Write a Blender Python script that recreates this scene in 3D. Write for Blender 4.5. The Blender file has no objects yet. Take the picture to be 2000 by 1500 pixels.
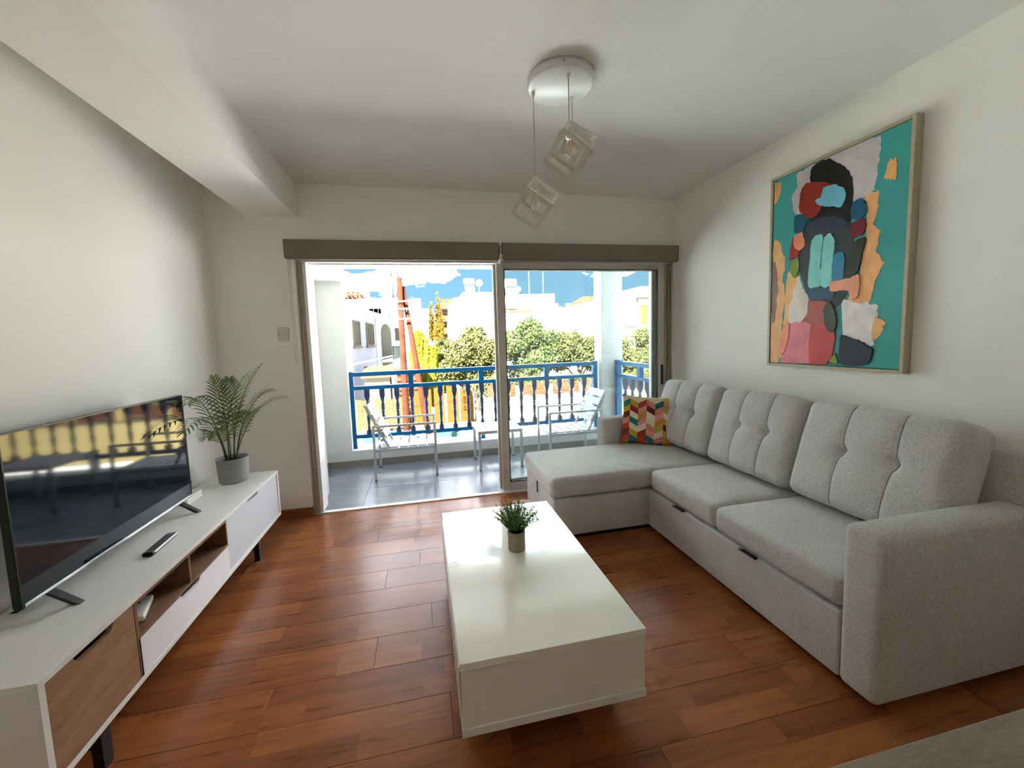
import bpy, bmesh, math, random
from mathutils import Vector, Matrix, noise
S = bpy.context.scene
COL = S.collection
PI = math.pi
random.seed(7)

# ------------------------------------------------------------------ camera
cam = bpy.data.cameras.new('camera'); co = bpy.data.objects.new('camera', cam); COL.objects.link(co)
cam.sensor_width = 36; cam.lens = 770.66 / 2000 * 36
cam.shift_x = 15.73 / 2000; cam.shift_y = -20.1 / 2000
cam.clip_start = .05; cam.clip_end = 500
RX, RY, RZ = (.9787, -.20265, -.03287), (-.04971, -.07859, -.99567), (.19919, .97609, -.08699)
co.matrix_world = Matrix(((RX[0], -RY[0], -RZ[0], 0), (RX[1], -RY[1], -RZ[1], -3.5), (RX[2], -RY[2], -RZ[2], 1.4315), (0, 0, 0, 1)))
S.camera = co
# ------------------------------------------------------------------ view, world, sun
S.view_settings.view_transform = 'Standard'; S.view_settings.look = 'None'
S.view_settings.exposure = 0.88; S.view_settings.gamma = 1.0
S.view_settings.use_curve_mapping = False
S.cycles.max_bounces = 14; S.cycles.diffuse_bounces = 8; S.cycles.glossy_bounces = 5
S.cycles.transparent_max_bounces = 16; S.cycles.sample_clamp_indirect = 0
S.cycles.use_denoising = True; S.cycles.caustics_reflective = False; S.cycles.caustics_refractive = False
SUN_E = 80.0
W = bpy.data.worlds.new('sky'); S.world = W; W.use_nodes = True
nt = W.node_tree; N = nt.nodes; L = nt.links; N.clear()
def wn(t, **k):
    n = N.new(t)
    for a, b in k.items(): setattr(n, a, b)
    return n
tc = wn('ShaderNodeTexCoord'); sep = wn('ShaderNodeSeparateXYZ'); L.new(tc.outputs['Generated'], sep.inputs[0])
grad = wn('ShaderNodeValToRGB'); L.new(sep.outputs['Z'], grad.inputs[0])
e = grad.color_ramp.elements
e[0].position = 0.0; e[0].color = (.27, .44, .54, 1); e[1].position = 1.0; e[1].color = (.16, .38, .85, 1)
a = e.new(.12); a.color = (.165, .36, .53, 1); a = e.new(.35); a.color = (.13, .29, .54, 1)
mp = wn('ShaderNodeMapping'); mp.inputs['Scale'].default_value = (1, 1, 2.6); mp.inputs['Location'].default_value = (4.2, 1.9, .1); L.new(tc.outputs['Generated'], mp.inputs[0])
nz = wn('ShaderNodeTexNoise'); nz.inputs['Scale'].default_value = 3.1; nz.inputs['Detail'].default_value = 9; nz.inputs['Roughness'].default_value = .58
L.new(mp.outputs[0], nz.inputs['Vector'])
cr = wn('ShaderNodeValToRGB'); L.new(nz.outputs[0], cr.inputs[0]); cr.color_ramp.elements[0].position = .52; cr.color_ramp.elements[1].position = .66
mx = wn('ShaderNodeMix', data_type='RGBA'); L.new(cr.outputs[0], mx.inputs[0]); L.new(grad.outputs[0], mx.inputs[6]); mx.inputs[7].default_value = (25.0, 25.6, 26.6, 1)
bgn = wn('ShaderNodeBackground'); L.new(mx.outputs[2], bgn.inputs[0]); bgn.inputs[1].default_value = 1.05
wo = wn('ShaderNodeOutputWorld'); L.new(bgn.outputs[0], wo.inputs[0])
sun = bpy.data.lights.new('sun', 'SUN'); sun.energy = SUN_E; sun.angle = .01; sun.color = (1, .99, .96)
so = bpy.data.objects.new('sun', sun); COL.objects.link(so)
so.rotation_euler = Vector((.42, .70, -.62)).to_track_quat('-Z', 'Y').to_euler()

# ------------------------------------------------------------------ materials
def sr(c):
    if isinstance(c, (tuple, list)): return tuple(sr(v) for v in c)
    v = c / 255; return v / 12.92 if v <= .04045 else ((v + .055) / 1.055) ** 2.4
class MT:
    def __init__(s, name, col=(.5, .5, .5), rough=.5, **kw):
        s.m = bpy.data.materials.new(name); s.m.use_nodes = True
        s.n = s.m.node_tree.nodes; s.l = s.m.node_tree.links
        s.b = s.n['Principled BSDF']; s.out = s.n['Material Output']
        s.b.inputs['Base Color'].default_value = (*col, 1); s.b.inputs['Roughness'].default_value = rough
        for k, v in kw.items(): s.b.inputs[k.replace('_', ' ')].default_value = v
    def node(s, t, ins=None, **k):
        n = s.n.new(t)
        for a, b in k.items(): setattr(n, a, b)
        for a, b in (ins or {}).items():
            if isinstance(b, bpy.types.NodeSocket): s.l.new(b, n.inputs[a])
            else: n.inputs[a].default_value = b
        return n
    def co(s, scale=(1, 1, 1), kind='Object', rot=(0, 0, 0)):
        t = s.node('ShaderNodeTexCoord')
        return s.node('ShaderNodeMapping', {0: t.outputs[kind], 'Scale': scale, 'Rotation': rot}).outputs[0]
    def noise(s, vec, scale, detail=4, rough=.5):
        return s.node('ShaderNodeTexNoise', {'Vector': vec, 'Scale': scale, 'Detail': detail, 'Roughness': rough}).outputs[0]
    def ramp(s, fac, stops, const=False):
        n = s.node('ShaderNodeValToRGB', {0: fac}); e = n.color_ramp.elements
        if const: n.color_ramp.interpolation = 'CONSTANT'
        e[0].position, e[0].color = stops[0][0], (*stops[0][1], 1); e[1].position, e[1].color = stops[-1][0], (*stops[-1][1], 1)
        for p, c in stops[1:-1]:
            q = e.new(p); q.color = (*c, 1)
        return n.outputs[0]
    def mix(s, fac, a, b, mode='MIX'):
        n = s.node('ShaderNodeMix', data_type='RGBA', blend_type=mode)
        for i, v in ((0, fac), (6, a), (7, b)):
            if isinstance(v, bpy.types.NodeSocket): s.l.new(v, n.inputs[i])
            else: n.inputs[i].default_value = v if i == 0 else (*v, 1)
        return n.outputs[2]
    def math(s, op, a, b=0):
        return s.node('ShaderNodeMath', {0: a, 1: b}, operation=op).outputs[0]
    def base(s, o): s.l.new(o, s.b.inputs['Base Color']); return s
    def bump(s, h, strength=.2, dist=.01):
        n = s.node('ShaderNodeBump', {'Height': h, 'Strength': strength, 'Distance': dist}); s.l.new(n.outputs[0], s.b.inputs['Normal']); return s
def plain(name, rgb, rough=.5, vary=.06, scale=6, bump=0, **kw):
    m = MT(name, sr(rgb), rough, **kw); c = sr(rgb)
    f = m.noise(m.co(), scale, 3)
    m.base(m.ramp(f, [(.3, tuple(x * (1 - vary) for x in c)), (.7, tuple(min(1, x * (1 + vary)) for x in c))]))
    if bump: m.bump(m.noise(m.co(), scale * 12, 4), bump)
    return m.m
M = {}
M['wall'] = plain('wall_paint', (241, 240, 234), .85, .012, 2, .03)
M['ceil'] = plain('ceiling_paint', (230, 229, 224), .9, .01, 2, .02)
M['extwall'] = plain('white_render', (216, 217, 214), .9, .02, 5, .15)
M['bldwhite'] = plain('building_white', (225, 222, 214), .9, .03, .6)
M['bldcream'] = plain('building_cream', (78, 73, 62), .9, .04, .6)
M['bldshade'] = plain('house_shaded_render', (102, 105, 116), .9, .03, .5)  # lavender tint of the shaded wall put into the base colour
M['lacq'] = plain('white_lacquer', (238, 236, 228), .35, .01, 3)
M['lacqside'] = M['lacq']
m = MT('gloss_lacquer', sr((244, 242, 232)), .06); 
m.bump(m.noise(m.co(), 26, 2), .05, .004); M['gloss'] = m.m
M['console'] = plain('console_white', (243, 243, 240), .38, .01, 3)
M['greydoor'] = plain('console_grey_white', (216, 220, 226), .4, .01, 3)
M['drawer'] = plain('drawer_white', (244, 243, 248), .35, .01, 3)
def wood(name, dark, light, rough, scale=(1, 1, 1), rot=(0, 0, 0), coat=0):
    m = MT(name, (.3, .2, .1), rough)
    v = m.co(scale, rot=rot)
    f = m.noise(v, 3.0, 8, .62); g = m.noise(m.co(tuple(3 * s_ for s_ in scale), rot=rot), 9, 6, .6)
    h = m.math('ADD', m.math('MULTIPLY', f, .65), m.math('MULTIPLY', g, .35))
    m.base(m.ramp(h, [(.36, sr(dark)), (.64, sr(light))])); m.bump(g, .06)
    m.b.inputs['Coat Weight'].default_value = coat
    return m.m
M['oak'] = wood('walnut_veneer', (138, 104, 76), (178, 140, 106), .5, (8, 1.2, 8))
M['oakdark'] = wood('shelf_veneer', (108, 78, 54), (150, 112, 80), .55, (8, 1.2, 8))
M['taupe'] = wood('taupe_wood', (118, 104, 90), (158, 144, 128), .5, (1.4, 9, 9))
M['slat'] = wood('weathered_slat', (42, 34, 21), (64, 53, 34), .8, (4, 4, .6))
M['skirt'] = wood('skirting_wood', (112, 62, 34), (156, 92, 54), .4, (1, 8, 8))
# laminate planks: two strips of blocks in each board
m = MT('laminate', (.3, .15, .08), .3)
t = m.node('ShaderNodeTexCoord'); oi = m.node('ShaderNodeObjectInfo')
sx = m.node('ShaderNodeSeparateXYZ', {0: t.outputs['Object']})
strip = m.math('GREATER_THAN', sx.outputs[1], .0975)
off = m.math('ADD', m.math('MULTIPLY', oi.outputs['Random'], 3.7), m.math('MULTIPLY', strip, .37))
blk = m.math('FLOOR', m.math('DIVIDE', m.math('ADD', sx.outputs[0], off), .46))
cx_ = m.node('ShaderNodeCombineXYZ', {0: blk, 1: strip, 2: m.math('MULTIPLY', oi.outputs['Random'], 97.0)})
wn_ = m.node('ShaderNodeTexWhiteNoise', {0: cx_.outputs[0]}, noise_dimensions='3D')
tone = m.ramp(wn_.outputs[0], [(0, sr((124, 70, 40))), (.3, sr((138, 80, 45))), (.6, sr((150, 90, 50))), (.85, sr((160, 98, 55))), (1, sr((130, 73, 42)))])
gv = m.node('ShaderNodeVectorMath', {0: t.outputs['Object'], 1: cx_.outputs[0]}, operation='ADD')
gm = m.node('ShaderNodeMapping', {0: gv.outputs[0], 'Scale': (1.6, 16, 16)})
g1 = m.noise(gm.outputs[0], 2.2, 8, .6)
grain = m.ramp(g1, [(.3, (.68, .66, .64)), (.55, (1, 1, 1)), (.75, (1.2, 1.14, 1.06))])
m.base(m.mix(1.0, tone, grain, 'MULTIPLY'))
m.l.new(m.ramp(g1, [(.2, (.24,) * 3), (.8, (.36,) * 3)]), m.b.inputs['Roughness'])
m.bump(g1, .05, .003); m.b.inputs['Coat Weight'].default_value = .1; m.b.inputs['Coat Roughness'].default_value = .16
M['plank'] = m.m
# sofa weave
def fabric(name, lo, hi, sc=120):
    m = MT(name, (.3, .3, .3), .95)
    a = m.noise(m.co((1, 1, 3.2)), sc, 3, .7); b = m.noise(m.co((2.6, 2.6, 1)), sc * .9, 3, .7); c = m.noise(m.co(), 5, 3)
    h = m.math('ADD', m.math('MULTIPLY', a, .5), m.math('MULTIPLY', b, .5))
    m.base(m.mix(.12, m.ramp(h, [(.36, sr(lo)), (.64, sr(hi))]), m.ramp(c, [(.3, sr(lo)), (.7, sr(hi))])))
    m.bump(h, .35, .002); m.b.inputs['Sheen Weight'].default_value = .25
    return m.m
M['sofa'] = fabric('sofa_weave', (156, 154, 150), (222, 220, 216))
M['seam'] = plain('seam_thread', (92, 90, 86), .95)
M['black'] = plain('black_metal', (22, 22, 24), .45, .1)
M['blackpl'] = plain('black_plastic', (16, 17, 20), .3, .1)
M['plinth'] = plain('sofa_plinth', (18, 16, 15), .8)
M['alu'] = plain('painted_aluminium', (196, 192, 184), .4, .02, 4)
M['aluwhite'] = plain('white_aluminium', (232, 230, 226), .4, .02, 4)
M['alubeige'] = plain('beige_track', (176, 164, 148), .5, .03, 4)
M['gasket'] = plain('rubber_gasket', (30, 32, 30), .6)
M['silver'] = MT('silver_trim', (.75, .76, .78), .25, Metallic=1.0).m
M['blind'] = plain('blind_fabric', (128, 119, 106), .85, .03, 20, .05)
M['cord'] = plain('blind_cord', (196, 186, 166), .7)
M['steelw'] = plain('white_powder_coat', (176, 179, 184), .5, .02)
M['lampw'] = plain('lamp_white', (216, 212, 200), .45, .02)
M['canopy'] = plain('canopy_white', (226, 226, 224), .3, .02)
M['plate'] = plain('socket_plate', (214, 206, 188), .5)
M['blue'] = plain('blue_paint', (4, 88, 136), .35, .12, 9)
M['balu'] = plain('baluster_paint', (52, 66, 92), .5, .12, 9)
M['tile'] = None
m = MT('grey_tile', sr((136, 140, 146)), .28); f = m.noise(m.co((1, 6, 1)), 3, 5)
m.base(m.ramp(f, [(.3, sr((104, 108, 116))), (.7, sr((132, 136, 143)))])); m.bump(m.noise(m.co(), 14, 4), .04); M['tile'] = m.m
M['tileskirt'] = plain('tile_skirting', (134, 130, 120), .4, .05)
M['grout'] = plain('tile_grout', (92, 92, 92), .9)
M['underlay'] = plain('floor_joint', (62, 36, 24), .8)
M['screen'] = MT('tv_screen', (.003, .006, .011), .05, IOR=1.45).m
M['potgrey'] = plain('grey_pot', (146, 146, 142), .75, .05, 12, .1)
M['potbeige'] = plain('cement_pot', (150, 140, 116), .85, .14, 30, .2)
M['soil'] = plain('potting_soil', (34, 26, 20), 1, .3, 60, .5)
def leafm(name, a, b, rough=.5, sss=.0, scale=3):
    m = MT(name, (.1, .2, .05), rough); f = m.noise(m.co(), scale, 3)
    m.base(m.ramp(f, [(.3, sr(a)), (.7, sr(b))]))
    return m.m
M['palm'] = leafm('palm_leaf', (46, 78, 32), (120, 148, 60), .5, scale=9)
M['palmstem'] = leafm('palm_stem', (30, 44, 24), (62, 76, 38), .5, scale=9)
M['twig'] = leafm('sprig_leaf', (38, 80, 26), (120, 168, 62), .6, scale=30)
M['tree1'] = leafm('tree_leaf', (30, 34, 18), (84, 84, 48), .7, scale=1.2)
M['tree2'] = leafm('tree_leaf_dark', (30, 40, 24), (76, 84, 46), .7, scale=1.2)
M['willow'] = leafm('hanging_leaf', (56, 62, 12), (88, 92, 22), .7, scale=.8)
M['cypress'] = leafm('cypress_leaf', (64, 50, 18), (86, 66, 24), .8, scale=.6)
M['bark'] = plain('bark', (66, 54, 46), .95, .2, 5)
M['pole'] = plain('timber_pole', (46, 26, 18), .9, .2, 4)
M['cream'] = plain('cream_wall', (128, 116, 78), .9, .05, 1)
M['slatred'] = wood('red_slat', (54, 32, 22), (68, 42, 30), .8, (1, 4, 8))
M['gate'] = plain('orange_gate', (54, 36, 14), .8, .06, 1.4)
M['gateframe'] = plain('gate_frame', (46, 42, 36), .7)
M['street'] = plain('street_asphalt', (206, 207, 204), .95, .05, .5)
M['turq'] = plain('turquoise_paint', (34, 56, 52), .6, .05)
M['redroof'] = plain('red_roof', (74, 44, 34), .9, .1)
M['dark'] = plain('window_dark', (50, 51, 56), .3, .1)
M['shutter'] = plain('window_shutter', (56, 55, 50), .6, .1)
M['orange'] = plain('orange_shutter', (66, 50, 30), .7, .06)
M['beigeapt'] = plain('apartment_orange', (66, 46, 32), .9, .3, .25)
M['greyapt'] = plain('apartment_grey', (48, 47, 46), .9, .2, .25)
M['tank'] = plain('water_tank', (206, 204, 200), .5, .04)
M['cable'] = plain('cable', (40, 41, 43), .7)
M['frame'] = plain('champagne_frame', (176, 164, 136), .4, .05, 20)
M['teal'] = None
def paint(rgb, streak=.16):
    k = 'paint_%d_%d_%d' % rgb
    if k in M: return M[k]
    m = MT('oil_paint', sr(rgb), .5, Specular_IOR_Level=.25); c = sr(rgb)
    f = m.noise(m.co((3, 1.2, 1), rot=(.3, 0, 0)), 9, 6, .65)
    m.base(m.ramp(f, [(.3, tuple(x * (1 - streak) for x in c)), (.7, tuple(min(1, x * (1 + streak)) for x in c))]))
    m.bump(m.noise(m.co((8, 2, 1), rot=(.2, 0, 0)), 22, 5), .35, .003)
    M[k] = m.m; return m.m
# weathered matt surfaces outdoors have no sheen
for k_ in ('extwall', 'bldwhite', 'bldcream', 'bldshade', 'tree1', 'tree2', 'willow', 'cypress', 'bark', 'pole', 'cream', 'slatred', 'slat', 'gate', 'gateframe', 'street', 'turq', 'redroof', 'dark', 'shutter', 'orange', 'beigeapt', 'greyapt', 'cable', 'tank'):
    M[k_].node_tree.nodes['Principled BSDF'].inputs['Specular IOR Level'].default_value = 0.0
M['plank'].node_tree.nodes['Principled BSDF'].inputs['Specular IOR Level'].default_value = .2
for k_ in ('balu', 'blue'): M[k_].node_tree.nodes['Principled BSDF'].inputs['Specular IOR Level'].default_value = .2
M['column'] = plain('white_render_shaded', (172, 178, 180), .9, .02, 5, .15); M['column'].node_tree.nodes['Principled BSDF'].inputs['Specular IOR Level'].default_value = 0  # same render as the balcony walls, darkened to tone down the light on it
# glass
m = MT('door_glass'); m.n.remove(m.b)
fr = m.node('ShaderNodeFresnel', {'IOR': 1.5}); tr = m.node('ShaderNodeBsdfTransparent', {'Color': (.95, .975, .965, 1)})
gl = m.node('ShaderNodeBsdfGlossy', {'Color': (1, 1, 1, 1), 'Roughness': .01}); tl = m.node('ShaderNodeBsdfTranslucent', {'Color': (.9, .95, 1, 1)})
df = m.node('ShaderNodeMixShader', {0: .003, 1: tr.outputs[0], 2: tl.outputs[0]})
mm = m.node('ShaderNodeMixShader', {0: m.math('MULTIPLY', fr.outputs[0], .8), 1: df.outputs[0], 2: gl.outputs[0]}); m.l.new(mm.outputs[0], m.out.inputs[0]); M['glass'] = m.m
m = MT('bulb_glass'); m.n.remove(m.b)
fr = m.node('ShaderNodeFresnel', {'IOR': 1.5}); tr = m.node('ShaderNodeBsdfTransparent', {'Color': (.97, .97, .96, 1)}); gl = m.node('ShaderNodeBsdfGlossy', {'Roughness': .02})
mm = m.node('ShaderNodeMixShader', {0: m.math('MULTIPLY', fr.outputs[0], .45), 1: tr.outputs[0], 2: gl.outputs[0]}); m.l.new(mm.outputs[0], m.out.inputs[0]); M['bulb'] = m.m
M['filament'] = MT('filament', sr((230, 170, 96)), .4).m
# cushion chevrons
m = MT('chevron_cotton', (.5, .5, .5), .9)
t = m.node('ShaderNodeTexCoord'); s_ = m.node('ShaderNodeSeparateXYZ', {0: t.outputs['UV']})
u = m.math('MULTIPLY', s_.outputs[0], 6.3); col = m.math('FLOOR', u); fx = m.math('FRACT', u)
par = m.math('MODULO', m.math('ADD', col, 20), 2)
sl = m.math('ADD', m.math('MULTIPLY', m.math('SUBTRACT', 1, par), fx), m.math('MULTIPLY', par, m.math('SUBTRACT', 1, fx)))
v = m.math('ADD', m.math('MULTIPLY', s_.outputs[1], 8.5), m.math('MULTIPLY', sl, -.75)); row = m.math('FLOOR', v)
wv = m.node('ShaderNodeTexWhiteNoise', {0: m.node('ShaderNodeCombineXYZ', {0: col, 1: row, 2: 4.0}).outputs[0]}, noise_dimensions='3D')
pal = [(224, 208, 176), (196, 160, 52), (214, 132, 120), (178, 66, 36), (232, 218, 190), (110, 36, 44), (190, 178, 70), (34, 112, 104), (228, 212, 180), (206, 146, 60), (222, 150, 138), (150, 46, 34)]
m.base(m.ramp(wv.outputs[0], [(i / len(pal), sr(c)) for i, c in enumerate(pal)], True))
m.bump(m.noise(m.co(), 200, 2), .2, .002); M['chevron'] = m.m

# ------------------------------------------------------------------ geometry helpers
class MB:
    def __init__(s): s.v = []; s.f = []; s.sm = []
    def add(s, vs, fs, smooth=False):
        o = len(s.v); s.v += [tuple(p) for p in vs]; s.f += [tuple(i + o for i in f) for f in fs]; s.sm += [smooth] * len(fs); return s
    def box(s, x0, x1, y0, y1, z0, z1, bev=0):
        if x0 > x1: x0, x1 = x1, x0
        if y0 > y1: y0, y1 = y1, y0
        if z0 > z1: z0, z1 = z1, z0
        if bev <= 0:
            return s.add([(x, y, z) for z in (z0, z1) for y in (y0, y1) for x in (x0, x1)],
                  [(0, 2, 3, 1), (4, 5, 7, 6), (0, 1, 5, 4), (2, 6, 7, 3), (0, 4, 6, 2), (1, 3, 7, 5)])
        bm = bmesh.new(); bmesh.ops.create_cube(bm, size=1)
        for q in bm.verts: q.co = Vector(((x0 + x1) / 2 + q.co.x * (x1 - x0), (y0 + y1) / 2 + q.co.y * (y1 - y0), (z0 + z1) / 2 + q.co.z * (z1 - z0)))
        bmesh.ops.bevel(bm, geom=bm.edges[:], offset=bev, segments=2, profile=.5, affect='EDGES')
        bm.verts.index_update(); s.add([q.co[:] for q in bm.verts], [[q.index for q in f.verts] for f in bm.faces]); bm.free(); return s
    def tube(s, pts, r, n=8, cap=True, sm=True):
        pts = [Vector(p) for p in pts]; rs = r if isinstance(r, (list, tuple)) else [r] * len(pts)
        vs = []; up = None
        for i, p in enumerate(pts):
            d = (pts[min(i + 1, len(pts) - 1)] - pts[max(i - 1, 0)]).normalized()
            if up is None: up = d.orthogonal().normalized()
            up = (up - d * up.dot(d)); up = up.normalized() if up.length > 1e-6 else d.orthogonal().normalized()
            w = d.cross(up)
            for k in range(n):
                a = 2 * PI * k / n; vs.append(p + (up * math.cos(a) + w * math.sin(a)) * rs[i])
        fs = [(i * n + k, i * n + (k + 1) % n, (i + 1) * n + (k + 1) % n, (i + 1) * n + k) for i in range(len(pts) - 1) for k in range(n)]
        s.add(vs, fs, sm)
        if cap: s.add(vs[:n], [tuple(range(n))[::-1]]); s.add(vs[-n:], [tuple(range(n))])
        return s
    def bar(s, a, b, w, h=None, up=(0, 0, 1)):
        a, b = Vector(a), Vector(b); d = (b - a).normalized(); h = h or w
        u = Vector(up); u = (u - d * u.dot(d)).normalized(); x = d.cross(u)
        q = [p + x * i * w / 2 + u * j * h / 2 for p in (a, b) for i, j in ((-1, -1), (1, -1), (1, 1), (-1, 1))]
        return s.add(q, [(3, 2, 1, 0), (4, 5, 6, 7), (0, 1, 5, 4), (1, 2, 6, 5), (2, 3, 7, 6), (3, 0, 4, 7)])
    def lathe(s, prof, c=(0, 0, 0), n=24, sm=True):
        vs = [(c[0] + r * math.cos(2 * PI * k / n), c[1] + r * math.sin(2 * PI * k / n), c[2] + z) for r, z in prof for k in range(n)]
        s.add(vs, [(i * n + k, i * n + (k + 1) % n, (i + 1) * n + (k + 1) % n, (i + 1) * n + k) for i in range(len(prof) - 1) for k in range(n)], sm)
        return s
    def prism(s, poly, axis, a, b):
        """poly in the two other axes (cyclic order y,z / x,z / x,y), extruded along axis from a to b"""
        def P(p, t):
            return {'x': (t, p[0], p[1]), 'y': (p[0], t, p[1]), 'z': (p[0], p[1], t)}[axis]
        n = len(poly)
        return s.add([P(p, a) for p in poly] + [P(p, b) for p in poly], [tuple(range(n))[::-1], tuple(range(n, 2 * n))] + [(i, (i + 1) % n, n + (i + 1) % n, n + i) for i in range(n)])
    def mesh(s, name, fix=True):
        me = bpy.data.meshes.new(name); me.from_pydata(s.v, [], s.f); me.update()
        me.polygons.foreach_set('use_smooth', s.sm)
        if fix:
            bm = bmesh.new(); bm.from_mesh(me); bmesh.ops.remove_doubles(bm, verts=bm.verts, dist=1e-6)
            bmesh.ops.recalc_face_normals(bm, faces=bm.faces); bm.to_mesh(me); bm.free()
        return me
WORLD = {}
def link(name, me, mat, parent=None, loc=None, rot=None):
    o = bpy.data.objects.new(name, me); COL.objects.link(o)
    if mat is not None and not me.materials: me.materials.append(mat)
    if loc: o.location = loc
    if rot: o.rotation_euler = rot
    if parent:
        o.parent = parent
        if parent.name in WORLD: o.matrix_parent_inverse = Matrix.Translation(-Vector(WORLD[parent.name]))
    return o
def obj(name, mb, mat, parent=None, loc=None, rot=None, fix=True):
    return link(name, mb.mesh(name, fix), mat, parent, loc, rot)
def thing(name, label, cat, loc=(0, 0, 0), rz=0, group=None):
    o = bpy.data.objects.new(name, None); COL.objects.link(o); o.location = loc; o.rotation_euler = (0, 0, rz)
    o.empty_display_size = .1; return tag(o, label, cat, group)
def tag(o, label, cat, group=None, kind=None):
    if label: o['label'] = label
    if cat: o['category'] = cat
    if group: o['group'] = group
    if kind: o['kind'] = kind
    return o
def struct(name, mb, mat, loc=None):
    o = obj(name, mb, mat, None, loc); o['kind'] = 'structure'; return o
def copy_tree(o, parent=None):
    c = o.copy(); COL.objects.link(c); c.parent = parent
    for ch in list(o.children): copy_tree(ch, c)
    return c
def wthing(name, label, cat, loc=(0, 0, 0), group=None):
    """a thing whose parts are modelled in room coordinates; the empty still stands at its base"""
    o = thing(name, label, cat, loc, 0, group); WORLD[o.name] = loc; return o
def soft_box(hx, hy, hz, r, nx=16, ny=16, nz=10, fn=None):
    """rounded box centred at the origin"""
    vs = {}; V = []; F = []
    def pt(p):
        k = (round(p[0], 5), round(p[1], 5), round(p[2], 5))
        if k in vs: return vs[k]
        q = Vector((p[0] * hx, p[1] * hy, p[2] * hz)); c = Vector([max(-(h - r), min(h - r, a)) for a, h in zip(q, (hx, hy, hz))])
        d = q - c; d = d.normalized() if d.length > 1e-9 else Vector((0, 0, 0)); w = c + d * r
        if fn: w = Vector(fn(w, d))
        vs[k] = len(V); V.append(w); return vs[k]
    def par(n, h):  # denser towards the rounded edges
        m_ = max(3, n // 5); inn = max(2, n - 2 * m_); e_ = 1 - r / h
        a_ = [-1 + (1 - e_) * i / m_ for i in range(m_)]
        b_ = [-e_ + 2 * e_ * i / inn for i in range(inn)]
        return a_ + b_ + [e_ + (1 - e_) * i / m_ for i in range(m_ + 1)]
    X, Y, Z = par(nx, hx), par(ny, hy), par(nz, hz)
    def grid(A, B, f):
        for i in range(len(A) - 1):
            for j in range(len(B) - 1):
                q = [pt(f(A[i], B[j])), pt(f(A[i + 1], B[j])), pt(f(A[i + 1], B[j + 1])), pt(f(A[i], B[j + 1]))]
                F.append(q)
    grid(X, Y, lambda a, b: (a, b, 1)); grid(X, Y, lambda a, b: (a, b, -1)); grid(X, Z, lambda a, b: (a, 1, b)); grid(X, Z, lambda a, b: (a, -1, b)); grid(Y, Z, lambda a, b: (1, a, b)); grid(Y, Z, lambda a, b: (-1, a, b))
    mb = MB(); mb.add(V, F, True); return mb
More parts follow.
